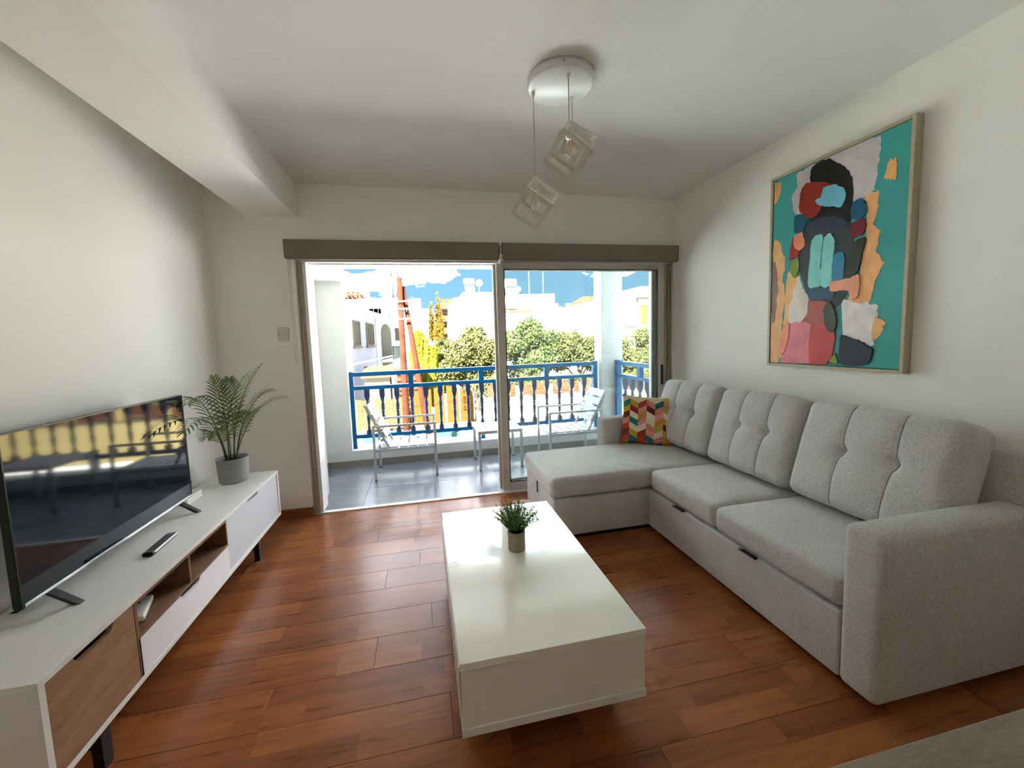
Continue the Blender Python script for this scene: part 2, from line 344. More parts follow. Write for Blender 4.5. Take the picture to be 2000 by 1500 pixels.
ART = [
  ('background_patch',(205,195,195),[(-1.325,2.415),(-1.426,2.439),(-1.535,2.445),(-1.78,2.425),(-1.8,2.357),(-1.789,2.257),(-1.783,2.177),(-1.758,2.14),(-1.687,2.126),(-1.431,2.309),(-1.417,2.217),(-1.365,2.145),(-1.315,2.178),(-1.296,2.28),(-1.336,2.344)]) ,
  ('background_patch',(232,178,118),[(-1.164,2.414),(-1.208,2.417),(-1.217,2.366),(-1.189,2.293),(-1.168,2.289)]) ,
  ('background_patch',(232,178,118),[(-1.169,2.031),(-1.214,2.02),(-1.239,1.949),(-1.262,1.873),(-1.249,1.769),(-1.267,1.647),(-1.251,1.492),(-1.235,1.345),(-1.228,1.211),(-1.168,1.212),(-1.167,1.471),(-1.173,1.719)]) ,
  ('background_patch',(150,112,104),[(-1.172,1.891),(-1.199,1.837),(-1.212,1.738),(-1.206,1.593),(-1.195,1.495),(-1.172,1.496)]) ,
  ('background_patch',(232,178,118),[(-1.307,1.842),(-1.36,1.775),(-1.332,1.652),(-1.318,1.512),(-1.313,1.441),(-1.297,1.346),(-1.246,1.235),(-1.224,1.345),(-1.262,1.467),(-1.269,1.647),(-1.279,1.764)]) ,
  ('background_patch',(224,216,206),[(-1.366,1.774),(-1.394,1.69),(-1.444,1.617),(-1.433,1.528),(-1.389,1.473),(-1.314,1.429),(-1.295,1.525),(-1.319,1.653)]) ,
  ('background_patch',(236,176,116),[(-1.741,2.136),(-1.797,2.145),(-1.802,2.051),(-1.784,1.981),(-1.82,1.916),(-1.799,1.837),(-1.843,1.772),(-1.809,1.684),(-1.783,1.572),(-1.729,1.557),(-1.661,1.594),(-1.724,1.687),(-1.741,1.917),(-1.746,2.031)]) ,
  ('background_patch',(226,220,214),[(-1.636,1.586),(-1.729,1.567),(-1.81,1.555),(-1.823,1.501),(-1.806,1.444),(-1.804,1.327),(-1.738,1.357),(-1.639,1.378)]) ,
  ('background_patch',(238,180,120),[(-1.813,1.492),(-1.861,1.451),(-1.844,1.404),(-1.81,1.352),(-1.798,1.396)]) ,
  ('background_patch',(236,176,108),[(-1.837,2.274),(-1.864,2.284),(-1.881,2.246),(-1.88,2.194),(-1.857,2.179),(-1.828,2.195)]) ,
  ('background_patch',(66,140,140),[(-1.601,1.558),(-1.633,1.597),(-1.641,1.388),(-1.637,1.228),(-1.592,1.314),(-1.612,1.41)]) ,
  ('hair_shape',(24,22,22),[(-1.418,2.346),(-1.427,2.412),(-1.471,2.43),(-1.531,2.42),(-1.59,2.371),(-1.641,2.313),(-1.668,2.249),(-1.675,2.13),(-1.665,2.016),(-1.658,1.898),(-1.644,1.76),(-1.561,1.774),(-1.467,1.943),(-1.427,2.105),(-1.445,2.229)]) ,
  ('face_shape',(62,66,70),[(-1.404,2.079),(-1.484,2.097),(-1.581,2.08),(-1.665,2.016),(-1.685,1.931),(-1.681,1.803),(-1.656,1.717),(-1.668,1.644),(-1.631,1.577),(-1.602,1.548),(-1.547,1.59),(-1.444,1.611),(-1.403,1.7),(-1.369,1.808),(-1.361,1.922),(-1.382,2.007)]) ,
  ('brush_stroke',(56,66,90),[(-1.439,2.074),(-1.517,2.081),(-1.633,2.043),(-1.653,2.009),(-1.552,2.022),(-1.453,2.022)]) ,
  ('brush_stroke',(58,88,112),[(-1.436,1.679),(-1.521,1.684),(-1.592,1.654),(-1.579,1.603),(-1.444,1.614)]) ,
  ('brush_stroke',(150,40,30),[(-1.36,2.291),(-1.395,2.333),(-1.487,2.309),(-1.574,2.255),(-1.501,2.231),(-1.499,2.147),(-1.45,2.107),(-1.384,2.14),(-1.354,2.194)]) ,
  ('brush_stroke',(116,188,212),[(-1.457,2.209),(-1.493,2.218),(-1.508,2.264),(-1.574,2.26),(-1.628,2.217),(-1.637,2.168),(-1.611,2.124),(-1.547,2.145),(-1.487,2.17)]) ,
  ('brush_stroke',(22,86,116),[(-1.677,2.125),(-1.721,2.134),(-1.741,2.099),(-1.75,2.048),(-1.71,2.02),(-1.669,2.049)]) ,
  ('brush_stroke',(122,36,52),[(-1.677,2.012),(-1.737,2.022),(-1.748,1.982),(-1.733,1.938),(-1.68,1.931)]) ,
  ('brush_stroke',(12,86,106),[(-1.322,2.145),(-1.365,2.157),(-1.426,2.107),(-1.395,2.076),(-1.381,2.041),(-1.326,2.055)]) ,
  ('brush_stroke',(172,46,46),[(-1.296,1.89),(-1.32,2.023),(-1.363,1.928),(-1.355,1.901)]) ,
  ('brush_stroke',(236,142,102),[(-1.327,2.03),(-1.379,2.039),(-1.4,1.958),(-1.363,1.933),(-1.327,1.966)]) ,
  ('brush_stroke',(124,148,64),[(-1.305,1.863),(-1.356,1.894),(-1.367,1.831),(-1.341,1.761),(-1.304,1.813)]) ,
  ('brush_stroke',(58,136,168),[(-1.584,1.858),(-1.639,1.857),(-1.642,1.719),(-1.577,1.714)]) ,
  ('brush_stroke',(134,208,202),[(-1.443,1.965),(-1.474,1.999),(-1.515,1.982),(-1.507,1.826),(-1.507,1.692),(-1.433,1.696),(-1.436,1.84)]) ,
  ('brush_stroke',(140,212,206),[(-1.522,1.97),(-1.562,1.985),(-1.586,1.935),(-1.578,1.813),(-1.571,1.686),(-1.512,1.69),(-1.512,1.826)]) ,
  ('brush_stroke',(52,58,44),[(-1.644,1.76),(-1.661,1.822),(-1.687,1.896),(-1.723,1.92),(-1.751,1.913),(-1.736,1.822),(-1.721,1.746),(-1.685,1.711),(-1.65,1.72)]) ,
  ('brush_stroke',(242,166,132),[(-1.572,1.707),(-1.666,1.711),(-1.722,1.722),(-1.73,1.666),(-1.723,1.608),(-1.695,1.589),(-1.668,1.642),(-1.575,1.651)]) ,
  ('neck_shape',(178,98,88),[(-1.44,1.61),(-1.545,1.593),(-1.572,1.561),(-1.544,1.442),(-1.389,1.466),(-1.431,1.528)]) ,
  ('body_shape',(228,134,144),[(-1.306,1.469),(-1.462,1.456),(-1.484,1.233),(-1.437,1.217),(-1.256,1.217),(-1.284,1.309)]) ,
  ('body_shape',(206,82,82),[(-1.462,1.452),(-1.596,1.436),(-1.601,1.303),(-1.567,1.221),(-1.458,1.221)]) ,
  ('brush_stroke',(72,78,66),[(-1.536,1.551),(-1.566,1.593),(-1.596,1.548),(-1.615,1.473),(-1.604,1.41),(-1.566,1.42),(-1.542,1.486)]) ,
  ('brush_stroke',(46,50,62),[(-1.643,1.382),(-1.689,1.377),(-1.805,1.317),(-1.783,1.228),(-1.648,1.222)]) ,
  ('brush_stroke',(136,152,62),[(-1.584,1.233),(-1.612,1.284),(-1.63,1.227)]) ,
  ('brush_stroke',(238,152,122),[(-1.24,1.321),(-1.273,1.461),(-1.307,1.475),(-1.31,1.417),(-1.281,1.287),(-1.232,1.274)]) ,
]
# ------------------------------------------------------------------ room shell
XL, XR, YB, H = -1.58, 2.435, -4.9, 2.714
DX0, DX1, DZ = -.965, 2.42, 2.12
struct('wall_left', MB().box(XL - .2, XL, YB - .2, .2, 0, H), M['wall'])
struct('wall_right', MB().box(XR, XR + .2, YB - .2, .2, 0, H), M['wall'])
struct('wall_back', MB().box(XL, DX0, 0, .2, 0, H).box(DX0, XR, 0, .2, DZ, H).box(DX1, XR, 0, .2, 0, DZ), M['wall'])
struct('wall_front', MB().box(XL, XR, YB - .2, YB, 0, H), M['wall'])            # behind the camera
struct('ceiling', MB().box(XL - .2, XR + .2, YB - .2, .2, H, H + .25), M['ceil'])
struct('trim_1', MB().box(-1.292, -.925, YB, 0, 2.452, H), M['wall'])            # dropped beam
struct('baseboard_back', MB().box(XL, DX0, -.012, 0, .001, .072), M['skirt'])
struct('baseboard_left', MB().box(XL, XL + .012, YB, -.012, .001, .072), M['skirt'])
struct('baseboard_right', MB().box(XR - .012, XR, YB, -.05, .001, .072), M['skirt'])
fl = struct('floor', MB().box(XL - .2, XR + .2, YB - .2, 0, -.12, -.010), M['underlay'])
# laminate boards, 195 mm wide, 1.29 m long, ends as seen in the photograph
PWD, PLN = .1943, 1.29
pm = {}
def plank_mesh(l, w=None):
    w = w or PWD; k = (round(l, 3), w)
    if k not in pm:
        b = MB(); g = .0005; c = .0009; t = .010
        x0, x1, y0, y1 = g, l - g, g, w - g
        vs = [(x0, y0, -t), (x1, y0, -t), (x1, y1, -t), (x0, y1, -t), (x0, y0, -c), (x1, y0, -c), (x1, y1, -c), (x0, y1, -c), (x0 + c, y0 + c, 0), (x1 - c, y0 + c, 0), (x1 - c, y1 - c, 0), (x0 + c, y1 - c, 0)]
        b.add(vs, [(0, 1, 5, 4), (1, 2, 6, 5), (2, 3, 7, 6), (3, 0, 4, 7), (4, 5, 9, 8), (5, 6, 10, 9), (6, 7, 11, 10), (7, 4, 8, 11), (8, 9, 10, 11)])
        pm[k] = b.mesh('plank')
    return pm[k]
ends = {-1: -.085, -2: -.284, -3: .32, -4: -.02, -5: -.282, -6: .5, -7: .042, -8: -.62, -9: -.15}
for r in range(0, 34):
    y0 = -.037 - PWD * r
    if r == 0: y0 = -.037
    yy = y0 - .0 if r else -.037
    y = -.037 - PWD * r
    if y < YB: break
    # row r spans y .. y+PWD, seam measured rows start at -.80
    e = {5: -.085, 6: -.284, 7: .32, 8: -.02, 9: -.282, 10: .61, 11: .042}.get(r + 0, None)
    if e is None: e = ((r * 7919) % 129) / 100 - .6
    w = .0365 if r == 0 else PWD
    xs = [XL] + [x for x in [e + PLN * k for k in range(-3, 4)] if XL + .04 < x < XR - .04] + [XR]
    for a, b in zip(xs, xs[1:]):
        link('plank', plank_mesh(b - a, w), M['plank'], fl, (a, y, 0))

# ------------------------------------------------------------------ sliding door
d1 = struct('door_1', MB().box(DX0, DX1, .0, .045, -.01, .010).box(.66, DX1, .045, .115, -.01, .010).box(DX0 + .03, DX1, .02, .16, DZ - .012, DZ).box(-.915, -.89, 0, .16, .018, DZ - .012), M['aluwhite'])
obj('side_track', MB().box(-.968, -.955, -.005, .02, .0, DZ).box(-.945, -.935, -.005, .02, 0, DZ).box(-.955, -.92, .006, .02, 0, DZ), M['alubeige'], d1)
obj('side_track', MB().box(2.352, 2.36, .0, .05, 0, DZ).box(2.378, 2.386, .0, .05, 0, DZ).box(2.352, 2.42, .04, .06, 0, DZ).box(2.404, 2.42, -.005, .05, 0, DZ), M['alubeige'], d1)
obj('head_track', MB().box(DX0, DX1, .0, .05, 2.104, 2.114).box(DX0, DX1, .07, .10, 2.096, 2.108), M['aluwhite'], d1)
def panel(x0, x1, y0, y1, zt, name='sliding_panel'):
    p = obj(name, MB().box(x0, x0 + .068, y0, y1, .02, zt, .003).box(x1 - .068, x1, y0, y1, .02, zt, .003).box(x0 + .068, x1 - .068, y0, y1, .02, .094).box(x0 + .068, x1 - .068, y0, y1, zt - .046, zt), M['alu'], d1)
    a, b, c, d = x0 + .068, x1 - .068, .094, zt - .046; g = .009
    obj('gasket', MB().box(a, a + g, y0 + .004, y1 - .004, c, d).box(b - g, b, y0 + .004, y1 - .004, c, d).box(a, b, y0 + .004, y1 - .004, c, c + g).box(a, b, y0 + .004, y1 - .004, d - g, d), M['gasket'], p)
    obj('glass', MB().box(a + g, b - g, (y0 + y1) / 2 - .002, (y0 + y1) / 2 + .002, c + g, d - g), M['glass'], p)
    return p
p1 = panel(.678, 2.35, .022, .056, 2.104)
obj('handle', MB().box(2.312, 2.332, .010, .023, .93, 1.13, .002).box(2.318, 2.326, .006, .012, .97, 1.10), M['black'], p1)
p2 = panel(.655, 2.33, .066, .10, 2.104)
# electric socket plate
t = wthing('blanking_plate', 'small cream wall plate with two screws left of the sliding door', 'wall plate', (-1.09, 0, 1.53))
pl = obj('plate', MB().box(-1.135, -1.05, -.009, 0, 1.475, 1.585, .003), M['plate'], t)
for x in (-1.122, -1.064): obj('screw', MB().tube([(x, -.006, 1.53), (x, -.0115, 1.53)], .0035, 8), M['black'], t)
obj('emblem', MB().box(-1.1, -1.086, -.0105, -.008, 1.526, 1.534), M['cord'], t)
# roller blinds
def blind(x0, x1, label, cx):
    t = wthing('roller_blind', label, 'blind', ((x0 + x1) / 2, 0, 2.115), 'rolled-up blinds over the balcony door')
    obj('fascia', MB().box(x0, x1, -.086, -.080, 2.124, 2.262).box(x0, x1, -.08, -.001, 2.256, 2.262), M['blind'], t)
    obj('end_cap', MB().box(x0, x0 + .004, -.0865, -.001, 2.122, 2.263), M['blind'], t)
    obj('end_cap', MB().box(x1 - .004, x1, -.0865, -.001, 2.122, 2.263), M['blind'], t)
    obj('roller', MB().tube([(x0 + .004, -.042, 2.19), (x1 - .004, -.042, 2.19)], .026, 16), M['blind'], t)
    obj('hem_bar', MB().box(x0 + .01, x1 - .01, -.084, -.066, 2.110, 2.124, .003), M['blind'], t)
    if cx is not None:
        obj('pull_cord', MB().tube([(cx, -.045, 2.16), (cx + .001, -.045, 1.31), (cx + .009, -.045, 1.28), (cx + .017, -.045, 1.31), (cx + .016, -.045, 2.16)], .0018, 5), M['cord'], t)
blind(-1.018, .688, 'brown roller blind box over left half of balcony door, beside dropped beam', -1.006)
blind(.718, 2.43, 'brown roller blind box over right half of balcony door, next to right wall', 2.395)
t = wthing('blind_bracket', 'small white clip bracket between the two brown blind boxes', 'bracket', (.703, 0, 2.18))
obj('bracket_plate', MB().box(.694, .712, -.07, -.001, 2.10, 2.25, .002), M['aluwhite'], t)
obj('clip', MB().box(.690, .716, -.095, -.086, 2.14, 2.16, .002).box(.690, .716, -.095, -.086, 2.115, 2.128, .002).box(.698, .708, -.092, -.06, 2.115, 2.24), M['lampw'], t)
obj('slot', MB().box(.692, .697, -.088, -.082, 2.16, 2.235).box(.709, .714, -.088, -.082, 2.16, 2.235), M['black'], t)

# ------------------------------------------------------------------ balcony
G_ = -3.2
ZB = -.004
bf = struct('balcony_floor', MB().box(-1.5, 2.65, .0, 1.55, -.25, ZB - .012), M['grout'])
TW = .645
tm = {}
xs = [-1.14, -.59, .055, .70, 1.345, 1.99, 2.45]; ys = [.045, .52, 1.165, 1.30]
for i in range(len(xs) - 1):
    for j in range(len(ys) - 1):
        g = .0015; x0, x1, y0, y1 = xs[i] + g, xs[i + 1] - g, ys[j] + g, ys[j + 1] - g
        obj('tile', MB().box(x0 - xs[i], x1 - xs[i], 0, y1 - y0, -.012, 0), M['tile'], bf, (xs[i], y0, ZB))
struct('balcony_wall_left', MB().box(-1.5, -1.14, .2, 1.30, -.25, 2.75).box(-1.5, -.86, 1.30, 1.50, -3.2, 2.75), M['extwall'])
struct('balcony_pier_left', MB().box(-1.5, -.955, .2, .5, ZB - .02, 2.75), M['extwall'])
struct('balcony_pier_right', MB().box(2.48, 2.75, .2, .5, -3.2, 2.75), M['extwall'])
struct('balcony_beam_left', MB().box(-1.14, -.87, .5, 1.32, 2.14, 2.46), M['extwall'])
struct('balcony_beam_front', MB().box(-.86, 2.75, 1.32, 1.52, 2.32, 2.75).box(2.5, 2.75, .5, 1.32, 2.32, 2.75), M['extwall'])
struct('balcony_ceiling', MB().box(-1.9, 2.75, .2, 1.52, 2.46, 2.96), M['extwall'])
struct('balcony_column', MB().box(2.30, 2.60, 1.32, 1.54, -3.2, 2.32, .004), M['column'])
struct('balcony_parapet', MB().box(-.86, 2.30, 1.30, 1.48, -.4, .185).box(2.45, 2.62, .5, 1.32, -.4, .185), M['extwall'])
struct('baseboard_balcony', MB().box(-1.14, 2.45, 1.288, 1.30, ZB, ZB + .075).box(-1.14, -1.128, .5, 1.308, ZB, ZB + .075).box(2.438, 2.45, .5, 1.308, ZB, ZB + .075), M['tileskirt'])
struct('facade_side', MB().box(2.75, 11, .0, .2, G_, 3.4).box(-10, -1.9, .0, .2, G_, 3.4), M['extwall'])
struct('facade_below', MB().box(-1.9, 2.65, .0, .2, -3.2, -.25), M['extwall'])
def balu_mesh():
    b = MB(); w = .03
    b.box(-w, w, -w, w, .46, .54); b.box(-.027, .027, -.027, .027, 0, .05)
    b.add([(-w, -w, .46), (w, -w, .46), (w, w, .46), (-w, w, .46), (-.016, -.016, .40), (.016, -.016, .40), (.016, .016, .40), (-.016, .016, .40)], [(0, 1, 5, 4), (1, 2, 6, 5), (2, 3, 7, 6), (3, 0, 4, 7)])
    b.lathe([(.0, .405), (.020, .402), (.021, .394), (.014, .386), (.019, .36), (.024, .33), (.022, .29), (.014, .262), (.022, .256), (.023, .246), (.014, .24), (.021, .215), (.023, .19), (.018, .14), (.012, .092), (.020, .086), (.021, .078), (.014, .070), (.026, .045), (0, .045)], n=12)
    return b.mesh('baluster')
BM = balu_mesh(); BM.materials.append(M['balu'])
t = wthing('balcony_railing', 'long blue railing with turned balusters across the front of the balcony', 'railing', (.7, 1.41, .185))
YR = 1.41
obj('top_rail', MB().box(-.815, 2.21, YR - .03, YR + .03, 1.048, 1.098, .004), M['blue'], t)
obj('middle_rail', MB().box(-.815, 2.21, YR - .028, YR + .028, .888, .933, .004), M['blue'], t)
obj('bottom_rail', MB().box(-.815, 2.21, YR - .028, YR + .028, .305, .35, .004), M['blue'], t)
for x in (-.845, 2.24): obj('end_post', MB().box(x - .03, x + .03, YR - .03, YR + .03, .185, 1.105, .004), M['blue'], t)
for x in (-.155, .705, 1.565):
    obj('stud', MB().box(x - .03, x + .03, YR - .025, YR + .025, .933, 1.048), M['blue'], t)
    obj('foot', MB().box(x - .025, x + .025, YR - .025, YR + .025, .185, .305), M['blue'], t)
for k in range(17):
    x = -.155 + .172 * (k - 3)
    link('baluster', BM, None, t, (x, YR, .349))
t = wthing('side_railing', 'short blue balcony railing running from the white column towards the room', 'railing', (2.52, .9, .185))
XS = 2.52
obj('top_rail', MB().box(XS - .03, XS + .03, .5, 1.26, 1.048, 1.098, .004), M['blue'], t)
obj('middle_rail', MB().box(XS - .028, XS + .028, .5, 1.26, .888, .933, .004), M['blue'], t)
obj('bottom_rail', MB().box(XS - .028, XS + .028, .5, 1.26, .305, .35, .004), M['blue'], t)
obj('end_post', MB().box(XS - .035, XS + .035, 1.26, 1.32, .185, 1.105, .004), M['blue'], t)
obj('stud', MB().box(XS - .028, XS + .028, .72, .78, .933, 1.048), M['blue'], t)
for k in range(4): link('baluster', BM, None, t, (XS, 1.1 - .172 * k, .349))

# balcony chairs: white steel frame, slatted seat and back; modelled facing +x
def chair(label, loc, rz, group):
    t = thing('balcony_chair', label, 'chair', loc, rz, group)
    W_, D = .235, .315; zs = .355
    for sy in (-1, 1):
        y = sy * W_
        for sx in (-1, 1):
            lg = obj('leg', MB().box(sx * D - .0125, sx * D + .0125, y - .0125, y + .0125, .008, .565), M['steelw'], t)
            obj('foot_cap', MB().box(sx * D - .0125, sx * D + .0125, y - .0125, y + .0125, 0, .012), M['blackpl'], lg)
        obj('armrest', MB().box(-D - .0125, D + .0125, y - .0125, y + .0125, .565, .585), M['steelw'], t)
        obj('side_rail', MB().box(-D, D, y - .0125, y + .0125, zs - .05, zs - .02), M['steelw'], t)
        obj('back_frame', MB().bar((-.16, y * .86, zs - .035), (-.395, y * .86, .80), .022, .022), M['steelw'], t)
    for x in (-D + .01, D - .01): obj('seat_bar', MB().box(x - .011, x + .011, -W_ + .0125, W_ - .0125, zs - .045, zs - .021), M['steelw'], t)
    for k in range(6):
        x0 = -.255 + k * .097
        obj('slat', MB().box(x0, x0 + .084, -W_ + .013, W_ - .013, zs - .02, zs - .008), M['steelw'], t)
    a, b = Vector((-.195, 0, .43)), Vector((-.388, 0, .80)); dd = (b - a)
    for k in range(4):
        p, q = a + dd * (k / 4 + .015), a + dd * ((k + 1) / 4 - .025)
        nrm = Vector((dd.z, 0, -dd.x)).normalized() * .013
        o = MB().bar(p + nrm + Vector((0, 0, 0)), q + nrm, 2 * W_ * .96, .010, up=nrm)
        obj('slat', o, M['steelw'], t)
    return t
c1 = chair('white slatted metal armchair on the balcony, seen through the open door half', (-.225, .955, ZB), 0, 'white balcony armchairs')
c2 = chair('white slatted metal armchair on the balcony behind the door glass, by the column', (1.70, .985, ZB), PI, 'white balcony armchairs')
t = thing('balcony_table', 'low white slatted table between the two balcony armchairs', 'table', (.80, .94, ZB))
for sx in (-1, 1):
    for sy in (-1, 1):
        lg = obj('leg', MB().box(sx * .235 - .015, sx * .235 + .015, sy * .225 - .015, sy * .225 + .015, .008, .41), M['steelw'], t)
        obj('foot_cap', MB().box(sx * .235 - .015, sx * .235 + .015, sy * .225 - .015, sy * .225 + .015, 0, .012), M['blackpl'], lg)
obj('table_frame', MB().box(-.25, .25, -.24, -.21, .405, .44).box(-.25, .25, .21, .24, .405, .44).box(-.25, -.22, -.21, .21, .405, .44).box(.22, .25, -.21, .21, .405, .44), M['steelw'], t)
for k in range(5):
    x0 = -.218 + k * .0885
    obj('slat', MB().box(x0, x0 + .076, -.21, .21, .425, .439), M['steelw'], t)
# ------------------------------------------------------------------ sofa
SX = 1.57
sofa = wthing('corner_sofa', 'large grey fabric corner sofa with chaise along the right wall', 'sofa', (1.95, -1.28, 0))
def part(name, mb, mat, c, parent, rot=None): return obj(name, mb, mat, parent, c, rot)
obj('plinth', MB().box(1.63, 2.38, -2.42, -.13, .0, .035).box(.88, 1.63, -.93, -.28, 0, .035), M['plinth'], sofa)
part('armrest', soft_box(.42, .07, .3275, .028, 20, 10, 16, lambda p, d: (p.x, p.y, p.z + (.008 * (1 - (p.y / .07) ** 2) if p.z > .25 else 0))), M['sofa'], (1.98, -2.39, .3575), sofa)
part('armrest', soft_box(.42, .07, .3275, .028, 20, 10, 16), M['sofa'], (1.98, -.165, .3575), sofa)
part('base', soft_box(.40, .6775, .137, .012, 14, 20, 10), M['sofa'], (1.972, -1.6375, .167), sofa)
part('chaise_base', soft_box(.765, .362, .137, .014, 20, 16, 10), M['sofa'], (1.605, -.597, .167), sofa)
def seat_fn(hx, hy, hz, puff, wr=0):
    def f(p, d):
        z = p.z
        if z > hz * .2:
            k = max(0, 1 - (p.x / hx) ** 4) * max(0, 1 - (p.y / hy) ** 4)
            z += puff * k + .003 * noise.noise(Vector((p.x * 7, p.y * 7, wr)))
            if wr: 
                g = math.exp(-((p.x - .05) / .22) ** 2 - ((p.y + .25) / .12) ** 2)
                z += .006 * g * math.sin(46 * (p.x * .75 + p.y * .9)) 
        x = p.x - (.006 * max(0, 1 - (p.z / hz) ** 2) * max(0, 1 - (p.y / hy) ** 2) if d.x < -.5 else 0)
        return (x, p.y, z)
    return f
def seat(name, x0, x1, y0, y1, z0, z1, r, wr=0):
    hx, hy, hz = (x1 - x0) / 2, (y1 - y0) / 2, (z1 - z0) / 2
    return part(name, soft_box(hx, hy, hz, r, 44 if wr else 26, 36 if wr else 24, 14, seat_fn(hx, hy, hz, .016, wr)), M['sofa'], ((x0 + x1) / 2, (y0 + y1) / 2, (z0 + z1) / 2), sofa)
seat('chaise_cushion', .822, 2.2, -.968, -.238, .310, .452, .034, 3)
seat('seat_cushion', 1.572, 2.2, -1.612, -.972, .312, .452, .034)
seat('seat_cushion', 1.572, 2.2, -2.312, -1.618, .312, .452, .034)
part('back_panel', soft_box(.045, 1.145, .43, .02, 8, 20, 14), M['sofa'], (2.375, -1.29, .47), sofa)
def back_cushion(yc, w, tilt, lift=0, ry=0):
    hy, hz, hx = w / 2, .275, .095
    s3 = w / 6.2
    def f(p, d):
        u, v = p.y, p.z
        k = max(0, 1 - (u / hy) ** 2) * max(0, 1 - (v / hz) ** 2)
        x = p.x + (.055 * k ** .6 if p.x > 0 else -.045 * k ** .6)
        if p.x < 0:      # front face is -x
            for c in (-s3 - .022, s3 - .022):
                bow = c * (1 + .04 * math.cos(v / hz * PI / 2))
                x += .006 * math.exp(-((u - bow) / .009) ** 2) + .004 * math.exp(-((u - bow) / .035) ** 2)
                bb = c * 1.04
                rr = math.hypot(u - bb, (v - .02) * 1.0)
                x += .030 * math.exp(-(rr / .024) ** 2) + .018 * math.exp(-(rr / .09) ** 2)
            x += .007 * math.exp(-((v - .02) / .02) ** 2) * math.exp(-(u / (s3 * 2.0)) ** 4)
            x += .003 * noise.noise(Vector((u * 9, v * 9, yc * 5)))
        zz = v + (.012 * math.cos(u / hy * PI / 2) if v > 0 else 0) + .004 * noise.noise(Vector((u * 14, yc * 9, 0)))
        return (x, u, zz)
    mb = soft_box(hx, hy, hz, .055, 14, 110, 70, f)
    c = part('back_cushion', mb, M['sofa'], (2.20, yc, .735 + lift), sofa, (0, tilt, ry))
    # stitched seams following the two bowed grooves
    for cc in (-s3 - .022, s3 - .022):
        pts = []
        for i in range(41):
            v = -hz * .93 + i / 40 * hz * 1.86
            bow = cc * (1 + .04 * math.cos(v / hz * PI / 2)); rr = math.hypot(bow - cc * 1.04, v - .02)
            k = max(0, 1 - (bow / hy) ** 2) * max(0, 1 - (v / hz) ** 2)
            x = -hx - .045 * k ** .6 + .010 + .030 * math.exp(-(rr / .024) ** 2) + .018 * math.exp(-(rr / .09) ** 2) - .0016 + .007 * math.exp(-((v - .02) / .02) ** 2) * math.exp(-(bow / (s3 * 2.0)) ** 4) + .003 * noise.noise(Vector((bow * 9, v * 9, yc * 5)))
            if abs(v) > hz - .055: x += .055 - math.sqrt(max(0, .055 ** 2 - (abs(v) - hz + .055) ** 2))
            zz = v + (.012 * math.cos(bow / hy * PI / 2) if v > 0 else 0)
            pts.append((x, bow, zz))
        obj('seam', MB().tube(pts, .0013, 5), M['seam'], c)
    return c
back_cushion(-.585, .70, .30)
back_cushion(-1.285, .66, .30, .002)
back_cushion(-1.98, .70, .30, .006)
# pull strips under the seats and on the chaise
for y in (-1.315, -1.872):
    s_ = obj('pull_handle', MB().box(1.560, 1.58, y - .042, y + .042, .301, .3095), M['black'], sofa)
    obj('handle_tip', MB().box(1.556, 1.578, y + .042, y + .060, .300, .3095), M['silver'], s_)
obj('pull_tab', MB().add([(.812, -.50, .30), (.790, -.515, .235), (.812, -.56, .305), (.816, -.50, .300), (.794, -.515, .235), (.816, -.56, .305)], [(0, 1, 2), (5, 4, 3), (0, 3, 4, 1), (1, 4, 5, 2), (2, 5, 3, 0)]), M['sofa'], sofa)
obj('zip_slot', MB().box(.8335, .840, -.575, -.562, .215, .305), M['black'], sofa)

# scatter cushion
def pillow(a=.22):
    n = 40; V = []; F = []; uv = []
    for side in (1, -1):
        o = len(V)
        for i in range(n + 1):
            for j in range(n + 1):
                u, v = -1 + 2 * i / n, -1 + 2 * j / n
                k = (max(0, 1 - u ** 2) * max(0, 1 - v ** 2)) ** .42
                pin = 1 - .07 * (1 - abs(u) ** 2) * (abs(v) ** 3) ; pin2 = 1 - .07 * (1 - abs(v) ** 2) * (abs(u) ** 3)
                wr = .010 * noise.noise(Vector((u * 2.2, v * 2.2, 3 * side))) + .012 * math.exp(-((u - .1) / .15) ** 2) * max(0, v)
                V.append((u * a * pin2, side * (.062 * k + wr * k), v * a * pin))
        for i in range(n):
            for j in range(n):
                q = (o + i * (n + 1) + j, o + (i + 1) * (n + 1) + j, o + (i + 1) * (n + 1) + j + 1, o + i * (n + 1) + j + 1)
                F.append(q if side < 0 else q[::-1])
    me = bpy.data.meshes.new('cushion'); me.from_pydata(V, [], F); me.update()
    ul = me.uv_layers.new(name='UVMap')
    for l in me.loops:
        x, y, z = V[l.vertex_index]; ul.data[l.index].uv = (x / (2 * a) + .5, z / (2 * a) + .5)
    me.polygons.foreach_set('use_smooth', [True] * len(F))
    bm = bmesh.new(); bm.from_mesh(me); bmesh.ops.remove_doubles(bm, verts=bm.verts, dist=1e-5); bm.to_mesh(me); bm.free()
    return me
cu = link('scatter_cushion', pillow(), M['chevron'], None, (1.925, -.36, .672), (-.26, .07, -.46))
tag(cu, 'square scatter cushion with multicoloured chevron stripes on the far end of the sofa', 'cushion')

